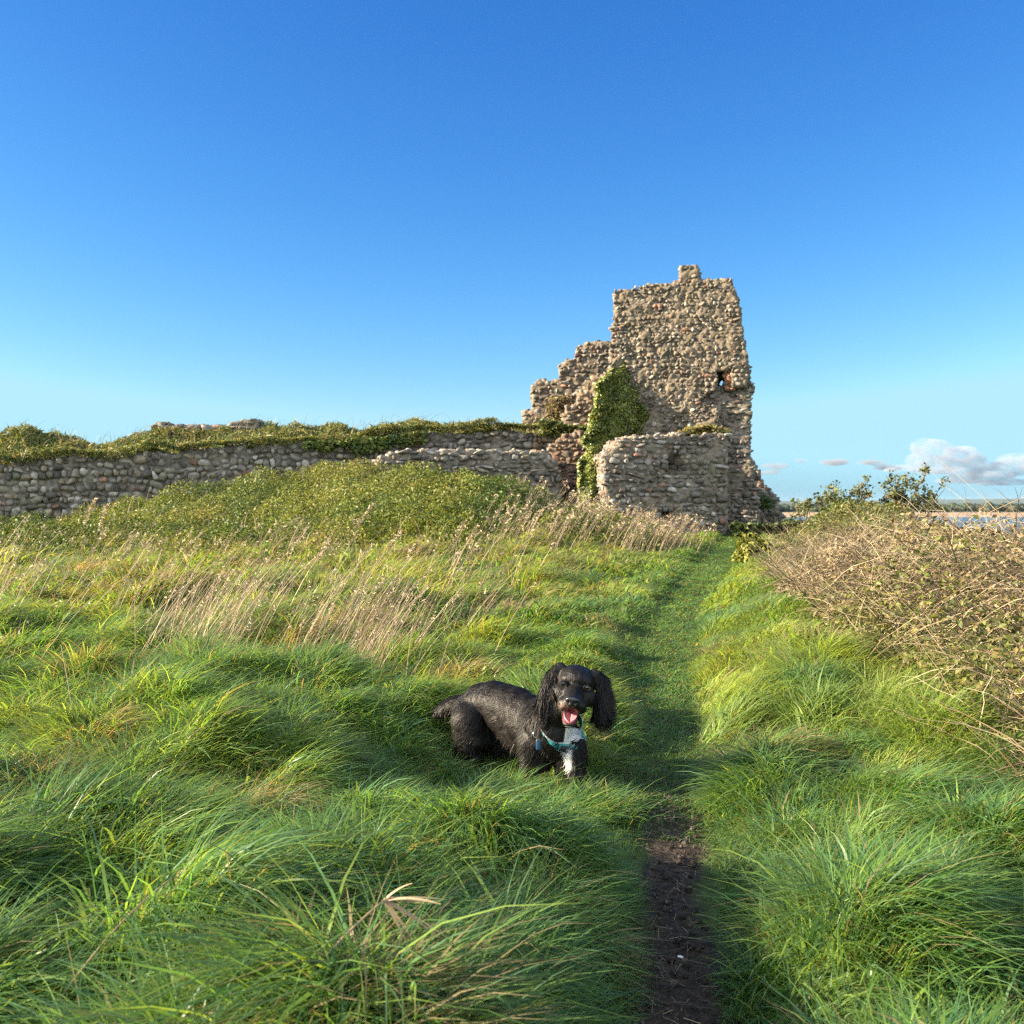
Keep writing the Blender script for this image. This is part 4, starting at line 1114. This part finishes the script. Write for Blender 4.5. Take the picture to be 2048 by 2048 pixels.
# ------------------------------------------------------------------ the dog
R = np.random.default_rng(201)
def dz(zx_, zy_, d):
    """zoomed photo coordinates of the dog -> point at depth d"""
    return ray_at(820 + zx_ * .24845, 1260 + zy_ * .24845, d)
def pxm(r, d): return r * .24845 * d / F

dog_parts_v, dog_parts_f, dog_n = [], [], 0
def blob(c, rad, M=None):
    global dog_n
    v = ICO2 * np.asarray(rad, float)
    if M is not None: v = v @ np.asarray(M).T
    dog_parts_v.append(v + np.asarray(c)); dog_parts_f.append(ICOF2 + dog_n); dog_n += len(v)
def chain(pts, rad, steps=8, flat=None):
    pts = [np.asarray(p, float) for p in pts]
    for i in range(len(pts) - 1):
        for t in np.linspace(0, 1, steps):
            r = rad[i] + (rad[i + 1] - rad[i]) * t
            blob(pts[i] + (pts[i + 1] - pts[i]) * t, (r, r, r) if np.isscalar(r) else r)

fw = norm(np.array([0.86, -0.50, 0.0])); sd_ = np.array([-fw[1] * -1, 0, 0])
side = np.array([-0.50, -0.86, 0.0])          # the dog's right flank, towards the viewer and the sun
upv = np.array([0, 0, 1.0])
MB = np.stack([fw, side, upv], 1)
# trunk: pelvis, loin, ribs, chest
for (zx_, zy_, d, r) in ((500, 640, 4.42, (.085, .080, .085)), (590, 588, 4.40, (.10, .082, .090)), (690, 572, 4.35, (.10, .084, .090)), (780, 605, 4.30, (.10, .086, .092)),
                         (870, 662, 4.25, (.10, .092, .108)), (950, 730, 4.20, (.10, .096, .116)), (1030, 780, 4.15, (.10, .098, .120)), (1110, 800, 4.10, (.085, .096, .112)), (1180, 830, 4.06, (.07, .092, .100))):
    blob(dz(zx_, zy_, d), r, MB)
chain([dz(720, 640, 4.32), dz(900, 820, 4.24), dz(1040, 880, 4.15)], [.075, .085, .09])
chain([dz(1190, 830, 4.09), dz(1265, 880, 4.08), dz(1290, 980, 4.07)], [.085, .068, .052])           # breast
chain([dz(1100, 740, 4.09), dz(1190, 640, 4.05), dz(1290, 540, 4.03)], [.098, .084, .074])          # neck
blob(dz(1140, 925, 4.12), (.105, .098, .080), MB)
chain([dz(1080, 900, 4.10), dz(1050, 1090, 4.09)], [.062, .046])
chain([dz(1240, 930, 4.08), dz(1265, 1100, 4.07)], [.060, .046])
def foot(p, d=None):
    q = np.array(p, float); q[2] = float(ground_z(q[0], q[1])) + .005; return q
def leg(top, mid, low, r, back=False):
    chain([top, mid, low], r[:3], 9)
    f = foot(low + np.array([.02, -.02, 0]))
    chain([low, f + np.array([0, 0, .02])], [r[2], r[3]], 7)
    blob(f + np.array([.022, -.016, .018]), (.034, .030, .022))
# hind legs (near = right)
leg(dz(485, 710, 4.37), dz(490, 900, 4.36), dz(450, 1080, 4.37), (.080, .070, .060, .038))
chain([dz(490, 740, 4.36), dz(560, 880, 4.33)], [.072, .045])
leg(dz(640, 740, 4.48), dz(715, 930, 4.47), dz(720, 1080, 4.48), (.085, .072, .056, .036))
# front legs
leg(dz(1010, 880, 4.10), dz(990, 1020, 4.08), dz(975, 1110, 4.07), (.070, .046, .036, .032))
leg(dz(1310, 930, 4.05), dz(1345, 1040, 4.03), dz(1340, 1120, 4.02), (.058, .044, .036, .032))
# feathered docked tail
chain([dz(440, 590, 4.45), dz(380, 590, 4.47), dz(310, 620, 4.49), (dz(245, 652, 4.51))], [.042, .036, .038, .032], 7)

# head frame
f_ax = norm(np.array([-.10, -.99, 0.02])); roll = math.radians(9.0)
r0 = norm(np.cross(f_ax, np.array([0, 0, 1.0]))); r0 = -r0 if r0[0] < 0 else r0
u0 = np.cross(r0, f_ax); u0 = -u0 if u0[2] < 0 else u0
r_ax = r0 * math.cos(roll) - u0 * math.sin(roll); u_ax = u0 * math.cos(roll) + r0 * math.sin(roll)
HM = np.stack([r_ax, f_ax, u_ax], 1)
HC = dz(1338, 408, 4.0)
def H(r, f, u): return HC + HM @ np.array([r, f, u])
def hb(r, f, u, rad): blob(H(r, f, u), rad, HM)
hb(0, -.005, .0, (.079, .088, .064))
hb(0, .022, .014, (.064, .066, .046))
for s in (-1, 1):
    hb(s * .034, .050, .006, (.029, .027, .026))                        # brow
    hb(s * .050, .040, -.050, (.040, .045, .042))                        # cheek
    hb(s * .027, .118, -.072, (.030, .048, .027))                        # flews
    hb(s * .034, .095, -.086, (.026, .042, .026))
for t in np.linspace(0, 1, 9):                                             # muzzle
    hb(0, .055 + .092 * t, -.030 - .026 * t, (.042 - .008 * t, .034, .036 - .010 * t))
hb(0, .150, -.064, (.030, .022, .022))
for t in np.linspace(0, 1, 9):                                             # open lower jaw
    hb(0, .020 + .080 * t, -.102 - .052 * t, (.042 - .012 * t, .030, .017 - .004 * t))
hb(0, .01, -.09, (.058, .05, .045))                                      # throat
# ears
for q, (pts, wds) in enumerate(((((-.070, -.005, .040), (-.098, .0, .000), (-.110, .004, -.060), (-.106, .008, -.112), (-.102, .012, -.150)), (.024, .028, .031, .031, .023)),
                                (((.070, -.005, .038), (.102, -.002, .018), (.115, .0, -.035), (.119, .004, -.082), (.116, .006, -.124)), (.024, .032, .038, .039, .031)))):
    for i_ in range(4):
        for t in np.linspace(0, 1, 7):
            p = np.array(pts[i_]) * (1 - t) + np.array(pts[i_ + 1]) * t; w = wds[i_] * (1 - t) + wds[i_ + 1] * t
            hb(p[0], p[1], p[2], (w * .92, w * .75 if q == 0 else w * .6, .024))

dv_ = np.concatenate(dog_parts_v); df_ = np.concatenate(dog_parts_f)
tmp = np_mesh("tmp_body", dv_, [df_], None)
rm = tmp.modifiers.new("r", 'REMESH'); rm.mode = 'VOXEL'; rm.voxel_size = 0.0055
sm = tmp.modifiers.new("s", 'SMOOTH'); sm.factor = .5; sm.iterations = 6
dg = bpy.context.evaluated_depsgraph_get()
ev = tmp.evaluated_get(dg)
bme = bpy.data.meshes.new_from_object(ev, depsgraph=dg)
bpy.data.objects.remove(tmp, do_unlink=True)
nv_ = len(bme.vertices)
bv = np.zeros(nv_ * 3, np.float32); bme.vertices.foreach_get("co", bv); bv = bv.reshape(-1, 3).astype(float)
bn = np.zeros(nv_ * 3, np.float32); bme.vertices.foreach_get("normal", bn); bn = bn.reshape(-1, 3).astype(float)
loc = (bv - HC) @ HM                      # head coordinates r, f, u
eye_l, eye_r = np.array([-.047, .079, -.006]), np.array([.047, .079, -.006])
# fine relief: wavy coat lumps, curls on the ears and tail, eye sockets
is_ear = (np.abs(loc[:, 0]) > .078) & (loc[:, 2] > -.22) & (loc[:, 1] > -.07) & (loc[:, 1] < .075)
lump = noise3(bv[:, 0] * 38, bv[:, 1] * 38, bv[:, 2] * 24, 5) * .0022 + noise3(bv[:, 0] * 90, bv[:, 1] * 90, bv[:, 2] * 50, 6) * .0012
curl = noise3(loc[:, 0] * 62, loc[:, 1] * 62, loc[:, 2] * 34, 9)
lump = np.where(is_ear, curl * .009 * sstep(.05, -.10, loc[:, 2]) + lump, lump)
for e_ in (eye_l, eye_r):
    de = np.linalg.norm(loc - e_, axis=1)
    lump -= .0045 * np.exp(-(de / .015) ** 2)
lump -= .0010 * np.exp(-(loc[:, 0] / .018) ** 2) * (loc[:, 1] > .03) * (loc[:, 2] > -.01)   # furrow of the brow
bv = bv + bn * lump[:, None]
bme.vertices.foreach_set("co", bv.astype(np.float32).ravel())
black = np.array([.0070, .0054, .0046])
cb_ = np.tile(black, (nv_, 1)) * (1 + .25 * noise3(bv[:, 0] * 20, bv[:, 1] * 20, bv[:, 2] * 20, 3))[:, None]
def near_line(P, a, b):
    ab = b - a; t = np.clip(((P - a) @ ab) / (ab @ ab), 0, 1); return np.linalg.norm(P - a - t[:, None] * ab, axis=1)
blz = near_line(bv * np.array([1, 0, 1]), dz(1290, 895, 3.97) * np.array([1, 0, 1]), dz(1298, 1075, 3.98) * np.array([1, 0, 1])) + 1.0 * (bn[:, 1] > -.2) + .006 * noise3(bv[:, 0] * 60, bv[:, 1] * 60, bv[:, 2] * 60, 8)
jt = (loc[:, 1] - .020) / .080
jaw_c = -.102 - .052 * np.clip(jt, 0, 1)
jz = .006 * noise3(bv[:, 0] * 50, bv[:, 1] * 50, bv[:, 2] * 50, 8)
in_jaw = (jt > -.2) & (jt < 1.6) & (np.abs(loc[:, 0]) < .050)
under = in_jaw & (np.abs(loc[:, 0]) < .034) & (loc[:, 1] > .02) & (loc[:, 2] < jaw_c - .007 + jz) & (loc[:, 2] > jaw_c - .035 + jz)
pzx = ((bv[:, 0] / bv[:, 1]) * F + 1024 - 820) / .24845; pzy = (HY - (bv[:, 2] - CAMZ) / bv[:, 1] * F - 1260) / .24845
facing = bn[:, 1] < .1
chin = np.where(facing & (pzx > 1262 + jz * 4000) & (pzx < 1412 + jz * 4000) & (pzy > 790) & (pzy < 872 + jz * 3000) & (loc[:, 1] > -.06) & (np.abs(loc[:, 0]) < .075), 0.0, 1.0)
wmask = np.maximum(sstep(.023, .015, blz), np.maximum(sstep(.050, .036, chin), under * 1.0))
inner = in_jaw & (loc[:, 2] > jaw_c + .006) & (loc[:, 2] < -.085) & (np.abs(loc[:, 0]) < .027)
white_c = np.array([.80, .79, .76])
cb_ = cb_ * (1 - wmask[:, None]) + white_c * wmask[:, None] * (1 - .25 * np.clip(noise3(bv[:, 0] * 70, bv[:, 1] * 70, bv[:, 2] * 70, 4), 0, 1))[:, None]
cb_[inner] = np.array([.16, .035, .04])
# greyish freckled lip on the right side of its muzzle
lipm = sstep(.035, .018, np.linalg.norm((loc - np.array([-.028, .135, -.088])) * np.array([1, .6, 1]), axis=1)) * np.clip(.5 + noise3(bv[:, 0] * 160, bv[:, 1] * 160, bv[:, 2] * 160, 14), 0, 1)
cb_ = cb_ * (1 - .8 * lipm[:, None]) + np.array([.24, .17, .14]) * .8 * lipm[:, None]
at = bme.attributes.new("Col", 'FLOAT_COLOR', 'POINT')
c4 = np.ones((nv_, 4), np.float32); c4[:, :3] = cb_; at.data.foreach_set("color", c4.ravel())
bme.polygons.foreach_set("use_smooth", np.ones(len(bme.polygons), bool))
bme.name = "dog"

def coat_mat():
    m, n, p, out = new_mat("dog_coat")
    at = N(n, "ShaderNodeAttribute", attribute_name="Col")
    n.links.new(at.outputs["Color"], p.inputs["Base Color"])
    p.inputs["Roughness"].default_value = 0.5
    p.inputs["Specular IOR Level"].default_value = 0.32
    geo = N(n, "ShaderNodeNewGeometry")
    mp = N(n, "ShaderNodeMapping"); mp.inputs["Scale"].default_value = (160, 160, 70); n.links.new(geo.outputs["Position"], mp.inputs[0])
    nz = N(n, "ShaderNodeTexNoise"); nz.inputs["Scale"].default_value = 1.0; nz.inputs["Detail"].default_value = 4
    n.links.new(mp.outputs[0], nz.inputs["Vector"])
    bp = N(n, "ShaderNodeBump"); bp.inputs["Strength"].default_value = 0.5; bp.inputs["Distance"].default_value = 0.006
    n.links.new(nz.outputs[0], bp.inputs["Height"]); n.links.new(bp.outputs[0], p.inputs["Normal"])
    return m
M_COAT = coat_mat()
bme.materials.clear(); bme.materials.append(M_COAT)
dog = bpy.data.objects.new("dog", bme); col.objects.link(dog)
tag(dog, "black spaniel with a white chest blaze, standing in long grass with its tongue out", "dog")

# coat hair: short strands laid along the body, longer on ears, tail, chest and thighs
tri = np.zeros(len(bme.polygons) * 4, np.int32) if all(len(p_.vertices) == 4 for p_ in list(bme.polygons)[:50]) else None
bme.calc_loop_triangles()
tv = np.zeros(len(bme.loop_triangles) * 3, np.int32); bme.loop_triangles.foreach_get("vertices", tv); tv = tv.reshape(-1, 3)
A_, B_, C_ = bv[tv[:, 0]], bv[tv[:, 1]], bv[tv[:, 2]]
ar = np.linalg.norm(np.cross(B_ - A_, C_ - A_), axis=1)
nh = 120000
ti = R.choice(len(tv), nh, p=ar / ar.sum())
w1, w2 = R.random((2, nh)); fl = w1 + w2 > 1; w1[fl] = 1 - w1[fl]; w2[fl] = 1 - w2[fl]
hp = A_[ti] + (B_[ti] - A_[ti]) * w1[:, None] + (C_[ti] - A_[ti]) * w2[:, None]
hn = bn[tv[ti, 0]]; hc = cb_[tv[ti, 0]]; hl = (hp - HC) @ HM
in_head = (hl[:, 1] > -.09) & (hl[:, 2] > -.20) & (np.abs(hl[:, 0]) < .18) & (hl[:, 1] < .25) & (hl[:, 2] < .12)
ear_h = in_head & (np.abs(hl[:, 0]) > .080)
face_h = in_head & ~ear_h
tail_h = (hp[:, 0] < dz(390, 600, 4.45)[0])
flow = -fw[None, :] * .8 + np.array([0, 0, -.75]) + np.zeros((nh, 3))
flow[face_h] = (-f_ax * .9 + np.array([0, 0, -.25]))[None]
flow[ear_h] = np.array([0, 0, -1.0])
flow[tail_h] = np.array([-.7, .3, -.6])
wv = np.stack([noise3(hp[:, 0] * 14, hp[:, 1] * 14, hp[:, 2] * 14, 70 + k) for k in range(3)], -1)
flow = flow + wv * np.where(ear_h, 1.1, .40)[:, None]
flow = norm(flow - hn * np.sum(flow * hn, 1, keepdims=True))
hlen = np.where(face_h, .006, np.where(ear_h, .024 + .022 * sstep(0, -.12, hl[:, 2]), .021))
hlen = np.where(tail_h, .028, hlen)
hlen = np.where((~in_head) & (hp[:, 2] < .30), .032, hlen) * R.uniform(.6, 1.3, nh)
near_eye = np.minimum(np.linalg.norm(hl - eye_l, axis=1), np.linalg.norm(hl - eye_r, axis=1)) < .02
hk = ~(near_eye | ((hl[:, 1] > .10) & in_head))
lift = np.where(ear_h, .20, np.where(face_h, .06, .085))[:, None] * R.uniform(.4, 1.5, (nh, 1))
t = np.linspace(0, 1, 4)[None, :, None]
hpth = hp[:, None, :] + hlen[:, None, None] * (flow[:, None, :] * t + (hn * lift)[:, None, :] * (t * 1.0 - .6 * t * t)) + (np.where(ear_h, .003, .0005)[:, None, None] * np.sin(t * 6 + R.random((nh, 1, 1)) * 6) * R.normal(size=(nh, 1, 3)))
hpth = hpth[hk]
o = ribbons("coat", hpth, np.where(face_h, .0010, .0013)[hk] * R.uniform(.7, 1.3, hk.sum()), hc[hk] * R.uniform(.7, 1.4, (hk.sum(), 1)), M_COAT, face=hn[hk] + R.normal(0, .18, (hk.sum(), 3)))
o.parent = dog
# looser locks: feathering on ears, breast, elbows, belly, backs of the legs and the tail
low = (~in_head) & (hp[:, 2] < .215)
fz = np.where(ear_h & (hl[:, 1] < .06), .8, np.where(tail_h, .16, np.where(low, .22, 0))) * hk
pick_ = R.random(nh) < fz * .22
q_ = np.where(pick_)[0]; m = len(q_)
ll = np.where(ear_h[q_], uni(.030, .062, m), np.where(tail_h[q_], uni(.025, .05, m), uni(.018, .036, m)))
fl_ = norm(flow[q_] * .9 + np.array([0, 0, -.35]) + hn[q_] * .35 + R.normal(0, .18, (m, 3)))
t = np.linspace(0, 1, 6)[None, :, None]
ph_ = R.random((m, 1, 1)) * 6.3; amp = (.0035 + .003 * R.random((m, 1, 1))) * np.where(ear_h[q_], 1.3, .7)[:, None, None]
lk = hp[q_][:, None, :] + ll[:, None, None] * (fl_[:, None, :] * t + np.array([0, 0, -.35]) * t * t) + amp * np.sin(t * 8 + ph_) * t * R.normal(size=(m, 1, 3))
o = ribbons("feathering", lk, uni(.0014, .0028, m), hc[q_] * R.uniform(.8, 1.8, (m, 1)), M_COAT, face=hn[q_] + R.normal(0, .3, (m, 3)))
o.parent = dog

M_EYE = plain_mat("dog_eye", (.010, .0045, .003), .05, .8, coat=1.0)
M_NOSE = plain_mat("dog_nose", (.010, .009, .010), .28, .7)
M_TONGUE = plain_mat("tongue", (.62, .20, .22), .35, .5)
M_MOUTH = plain_mat("mouth_lining", (.10, .02, .022), .4, .5)
def head_part(name, v, f, mat, smooth=True):
    o = np_mesh(name, HC + v @ HM.T, [f], mat, smooth=smooth); o.parent = dog; return o
ICO3, ICOF3 = ico(3)
for e_ in (eye_l, eye_r):
    head_part("eye", ICO3 * .0112 + e_ + np.array([0, -.0025, 0]), ICOF3, M_EYE)
    a_ = np.linspace(.1, PI - .1, 12); rim = e_ + np.stack([.0135 * np.cos(a_), .0070 + 0 * a_, .0095 * np.sin(a_) - .001], -1)
    eo = tubes("eyelid", (HC + rim @ HM.T)[None], [.0022], [.0022], np.array([black]), M_COAT); eo.parent = dog
    rim2 = e_ + np.stack([.0135 * np.cos(a_), .0070 + 0 * a_, -.0095 * np.sin(a_) - .001], -1)
    eo = tubes("eyelid", (HC + rim2 @ HM.T)[None], [.0018], [.0018], np.array([black]), M_COAT); eo.parent = dog
# nose pad with two nostrils
nvv = np.sign(ICO3) * np.abs(ICO3) ** .85 * np.array([.0275, .017, .0215])
nvv[:, 0] *= 1 - .22 * (nvv[:, 2] < 0)
for s in (-1, 1):
    dN = np.linalg.norm((ICO3 - norm(np.array([s * .52, .80, -.12]))), axis=1)
    nvv[:, 1] -= .012 * np.exp(-(dN / .26) ** 2)
nvv[:, 1] -= .003 * np.exp(-(ICO3[:, 0] / .10) ** 2) * (ICO3[:, 2] < .2)
head_part("nose", nvv + np.array([0, .168, -.054]), ICOF3, M_NOSE)
# tongue: a broad tongue with a middle groove lying over the lower teeth
gu, gv = np.meshgrid(np.linspace(-1, 1, 15), np.linspace(0, 1, 16))
wt = .027 * np.sqrt(np.clip(1 - np.clip((gv - .55) / .47, 0, 1) ** 2, 0, 1)) * (.8 + .2 * sstep(0, .5, gv))
tf = .045 + .078 * gv; tu = -.083 - .050 * gv - .010 * gv ** 3 + .006 * gu ** 2 - .005 * np.exp(-(gu / .16) ** 2)
top_ = np.stack([gu * wt, tf, tu], -1).reshape(-1, 3); bot_ = top_ - np.array([0, .002, .008])
i = np.arange(gu.size).reshape(gu.shape); q1 = np.stack([i[:-1, :-1], i[:-1, 1:], i[1:, 1:], i[1:, :-1]], -1).reshape(-1, 4)
edge = np.concatenate([i[0, :], i[1:, -1], i[-1, -2::-1], i[-2:0:-1, 0]]); e2 = np.roll(edge, -1)
q3 = np.stack([edge, e2, e2 + gu.size, edge + gu.size], -1)
head_part("tongue", np.concatenate([top_, bot_]), np.concatenate([q1, q1[:, ::-1] + gu.size, q3]), M_TONGUE)
head_part("mouth", ICO2 * np.array([.034, .030, .026]) + np.array([0, .062, -.100]), ICOF2, M_MOUTH)

# collar, snug on the neck
bvh = BVHTree.FromPolygons([tuple(v) for v in bv], [tuple(t_) for t_ in tv])
ca = norm(np.array([.30, -.70, .62]))          # axis of the collar, towards the head
cr = norm(np.cross(ca, np.array([0, 0, 1.0]))); cr = -cr if cr[0] < 0 else cr
cu = np.cross(cr, ca); cu = -cu if cu[2] < 0 else cu
def collar_ring(cen, m=72, gap=.005):
    rr = []
    for a_ in np.linspace(0, 2 * PI, m, endpoint=False):
        d_ = cr * math.cos(a_) + cu * math.sin(a_)
        h = bvh.ray_cast(Vector(cen), Vector(d_))
        rr.append(h[3] if h[0] is not None else .08)
    rr = np.clip(np.array(rr), .055, .125)
    for _ in range(10): rr = (np.roll(rr, 1) + rr * 2 + np.roll(rr, -1)) / 4
    a_ = np.linspace(0, 2 * PI, m, endpoint=False)
    return cen + (rr + gap)[:, None] * (cr * np.cos(a_)[:, None] + cu * np.sin(a_)[:, None])
CC0 = dz(1262, 742, 4.07)
NB = 7; offs = np.linspace(.0195, -.0195, NB)
rings = [collar_ring(CC0 + ca * o_) for o_ in offs]
def band(name, rings, mat, thick=.003):
    m = len(rings[0]); V = np.concatenate(rings); cen = V.mean(0)
    k = len(rings); i = np.arange(m * k).reshape(k, m); j = np.roll(i, -1, axis=1)
    Q = np.stack([i[:-1], j[:-1], j[1:], i[1:]], -1).reshape(-1, 4)
    outd = V - cen; outd = outd - ca * (outd @ ca)[:, None]; outd = norm(outd)
    V2 = V + outd * thick
    n_ = m * k
    rim = np.concatenate([np.stack([i[0], j[0], j[0] + n_, i[0] + n_], -1), np.stack([i[-1], j[-1], j[-1] + n_, i[-1] + n_], -1)])
    o = np_mesh(name, np.concatenate([V, V2]), [np.concatenate([Q, Q + n_, rim])], mat, smooth=False); return o
M_TEAL = plain_mat("teal_webbing", (.03, .30, .30), .55, .4)
M_DARK = plain_mat("dark_webbing", (.018, .017, .018), .6, .4)
M_REFL = plain_mat("pale_piping", (.42, .50, .48), .35, .6)
M_STEEL = plain_mat("steel", (.70, .69, .66), .22, .5, metal=1.0)
collar = band("collar", rings[1:-1], M_TEAL); collar.parent = dog
for o0, o1 in ((.0150, .0120), (-.0120, -.0150)):
    pp = band("piping", [collar_ring(CC0 + ca * o0, gap=.0058), collar_ring(CC0 + ca * o1, gap=.0058)], M_REFL, .0030)
    pp.parent = collar
# dark strip with pale stitched lettering marks along the lower front
def arc(r_, i0, i1): return [r[i0:i1] for r in r_]
def patch(name, rr, i0, i1, mat, lift, parent):
    V = np.array([r[i0:i1] for r in rr]); k, m = V.shape[:2]
    cen = np.concatenate(rr).mean(0); od = norm(V - cen); od = norm(od - ca * (od @ ca)[..., None])
    a = (V + od * lift).reshape(-1, 3); b = (V + od * (lift + .0012)).reshape(-1, 3)
    i = np.arange(k * m).reshape(k, m)
    Q = np.stack([i[:-1, :-1], i[:-1, 1:], i[1:, 1:], i[1:, :-1]], -1).reshape(-1, 4)
    ed = np.concatenate([i[0, :], i[1:, -1], i[-1, -2::-1], i[-2:0:-1, 0]]); e2 = np.roll(ed, -1)
    o = np_mesh(name, np.concatenate([a, b]), [np.concatenate([Q, Q + k * m, np.stack([ed, e2, e2 + k * m, ed + k * m], -1)])], mat); o.parent = parent; return o
strip = patch("dark_strip", rings[2:6], 48, 62, M_DARK, .0032, collar)
fine = [collar_ring(CC0 + ca * o_, 288) for o_ in (-.004, -.0085)]
lv, lf_, lo_ = [], [], 0
cenr = np.concatenate(rings).mean(0)
for q in range(204, 240, 1):
    if q % 7 in (3,): continue
    h0, h1 = R.uniform(.0, .25), R.uniform(.75, 1.0)
    a_, b_ = fine[0][q], fine[1][q]; c_, d_ = fine[0][q + 1], fine[1][q + 1]
    od = norm(a_ - cenr); od = norm(od - ca * (od @ ca))
    w_ = .55
    P4 = np.array([a_ + (b_ - a_) * h0, a_ + (b_ - a_) * h1, (a_ + (c_ - a_) * w_) + (b_ - a_) * h1, (a_ + (c_ - a_) * w_) + (b_ - a_) * h0]) + od * .0048
    lv.append(P4); lf_.append(np.array([[0, 1, 2, 3]]) + lo_); lo_ += 4
lt = np_mesh("lettering", np.concatenate(lv), [np.concatenate(lf_)], M_REFL); lt.parent = collar
# lead ring and tag at the side of the neck
def torus(name, c, ax, Rr, r, mat, parent, nseg=20, squash=1.0):
    ax = norm(np.array(ax)); a = norm(np.cross(ax, np.array([.2, .1, 1.0]))); b = np.cross(ax, a)
    th = np.linspace(0, 2 * PI, nseg + 1); pth = np.array(c) + Rr * (a * np.cos(th)[:, None] * squash + b * np.sin(th)[:, None])
    o = tubes(name, pth[None], [r], [r], np.array([[1, 1, 1.0]]), mat, sides=6); o.parent = parent; return o
lp_ = rings[NB // 2][39] if False else rings[-2][int(72 * .5) + 2]
out_ = norm(lp_ - cenr)
torus("ring", lp_ + out_ * .014 + np.array([0, -.006, -.004]), (.3, -.9, .2), .013, .0028, M_STEEL, collar, squash=.75)
tp = lp_ + out_ * .012 + np.array([.012, -.012, -.045])
tg = np_mesh("tag", np.sign(ICO2) * np.abs(ICO2) ** .5 * np.array([.013, .004, .024]) + tp, [ICOF2], plain_mat("navy_tag", (.02, .06, .12), .4, .5), smooth=True); tg.parent = collar

# ------------------------------------------------------------------ sea air
hz = np_mesh("haze", np.array([(x, y, z) for z in (-18.0, 52.0) for y in (-320.0, 12600.0) for x in (-9000.0, 12500.0)]), [[(0, 2, 3, 1), (4, 5, 7, 6), (0, 1, 5, 4), (2, 6, 7, 3), (0, 4, 6, 2), (1, 3, 7, 5)]], None)
hm = bpy.data.materials.new("sea_air"); hm.use_nodes = True
hn_ = hm.node_tree; hn_.nodes.remove(hn_.nodes["Principled BSDF"])
pv = hn_.nodes.new("ShaderNodeVolumePrincipled"); pv.inputs["Color"].default_value = (.55, .76, 1.0, 1)
pv.inputs["Density"].default_value = 0.000022; pv.inputs["Anisotropy"].default_value = 0.0
hn_.links.new(pv.outputs[0], hn_.nodes["Material Output"].inputs["Volume"])
hz.data.materials.append(hm)
tag(hz, kind='stuff')
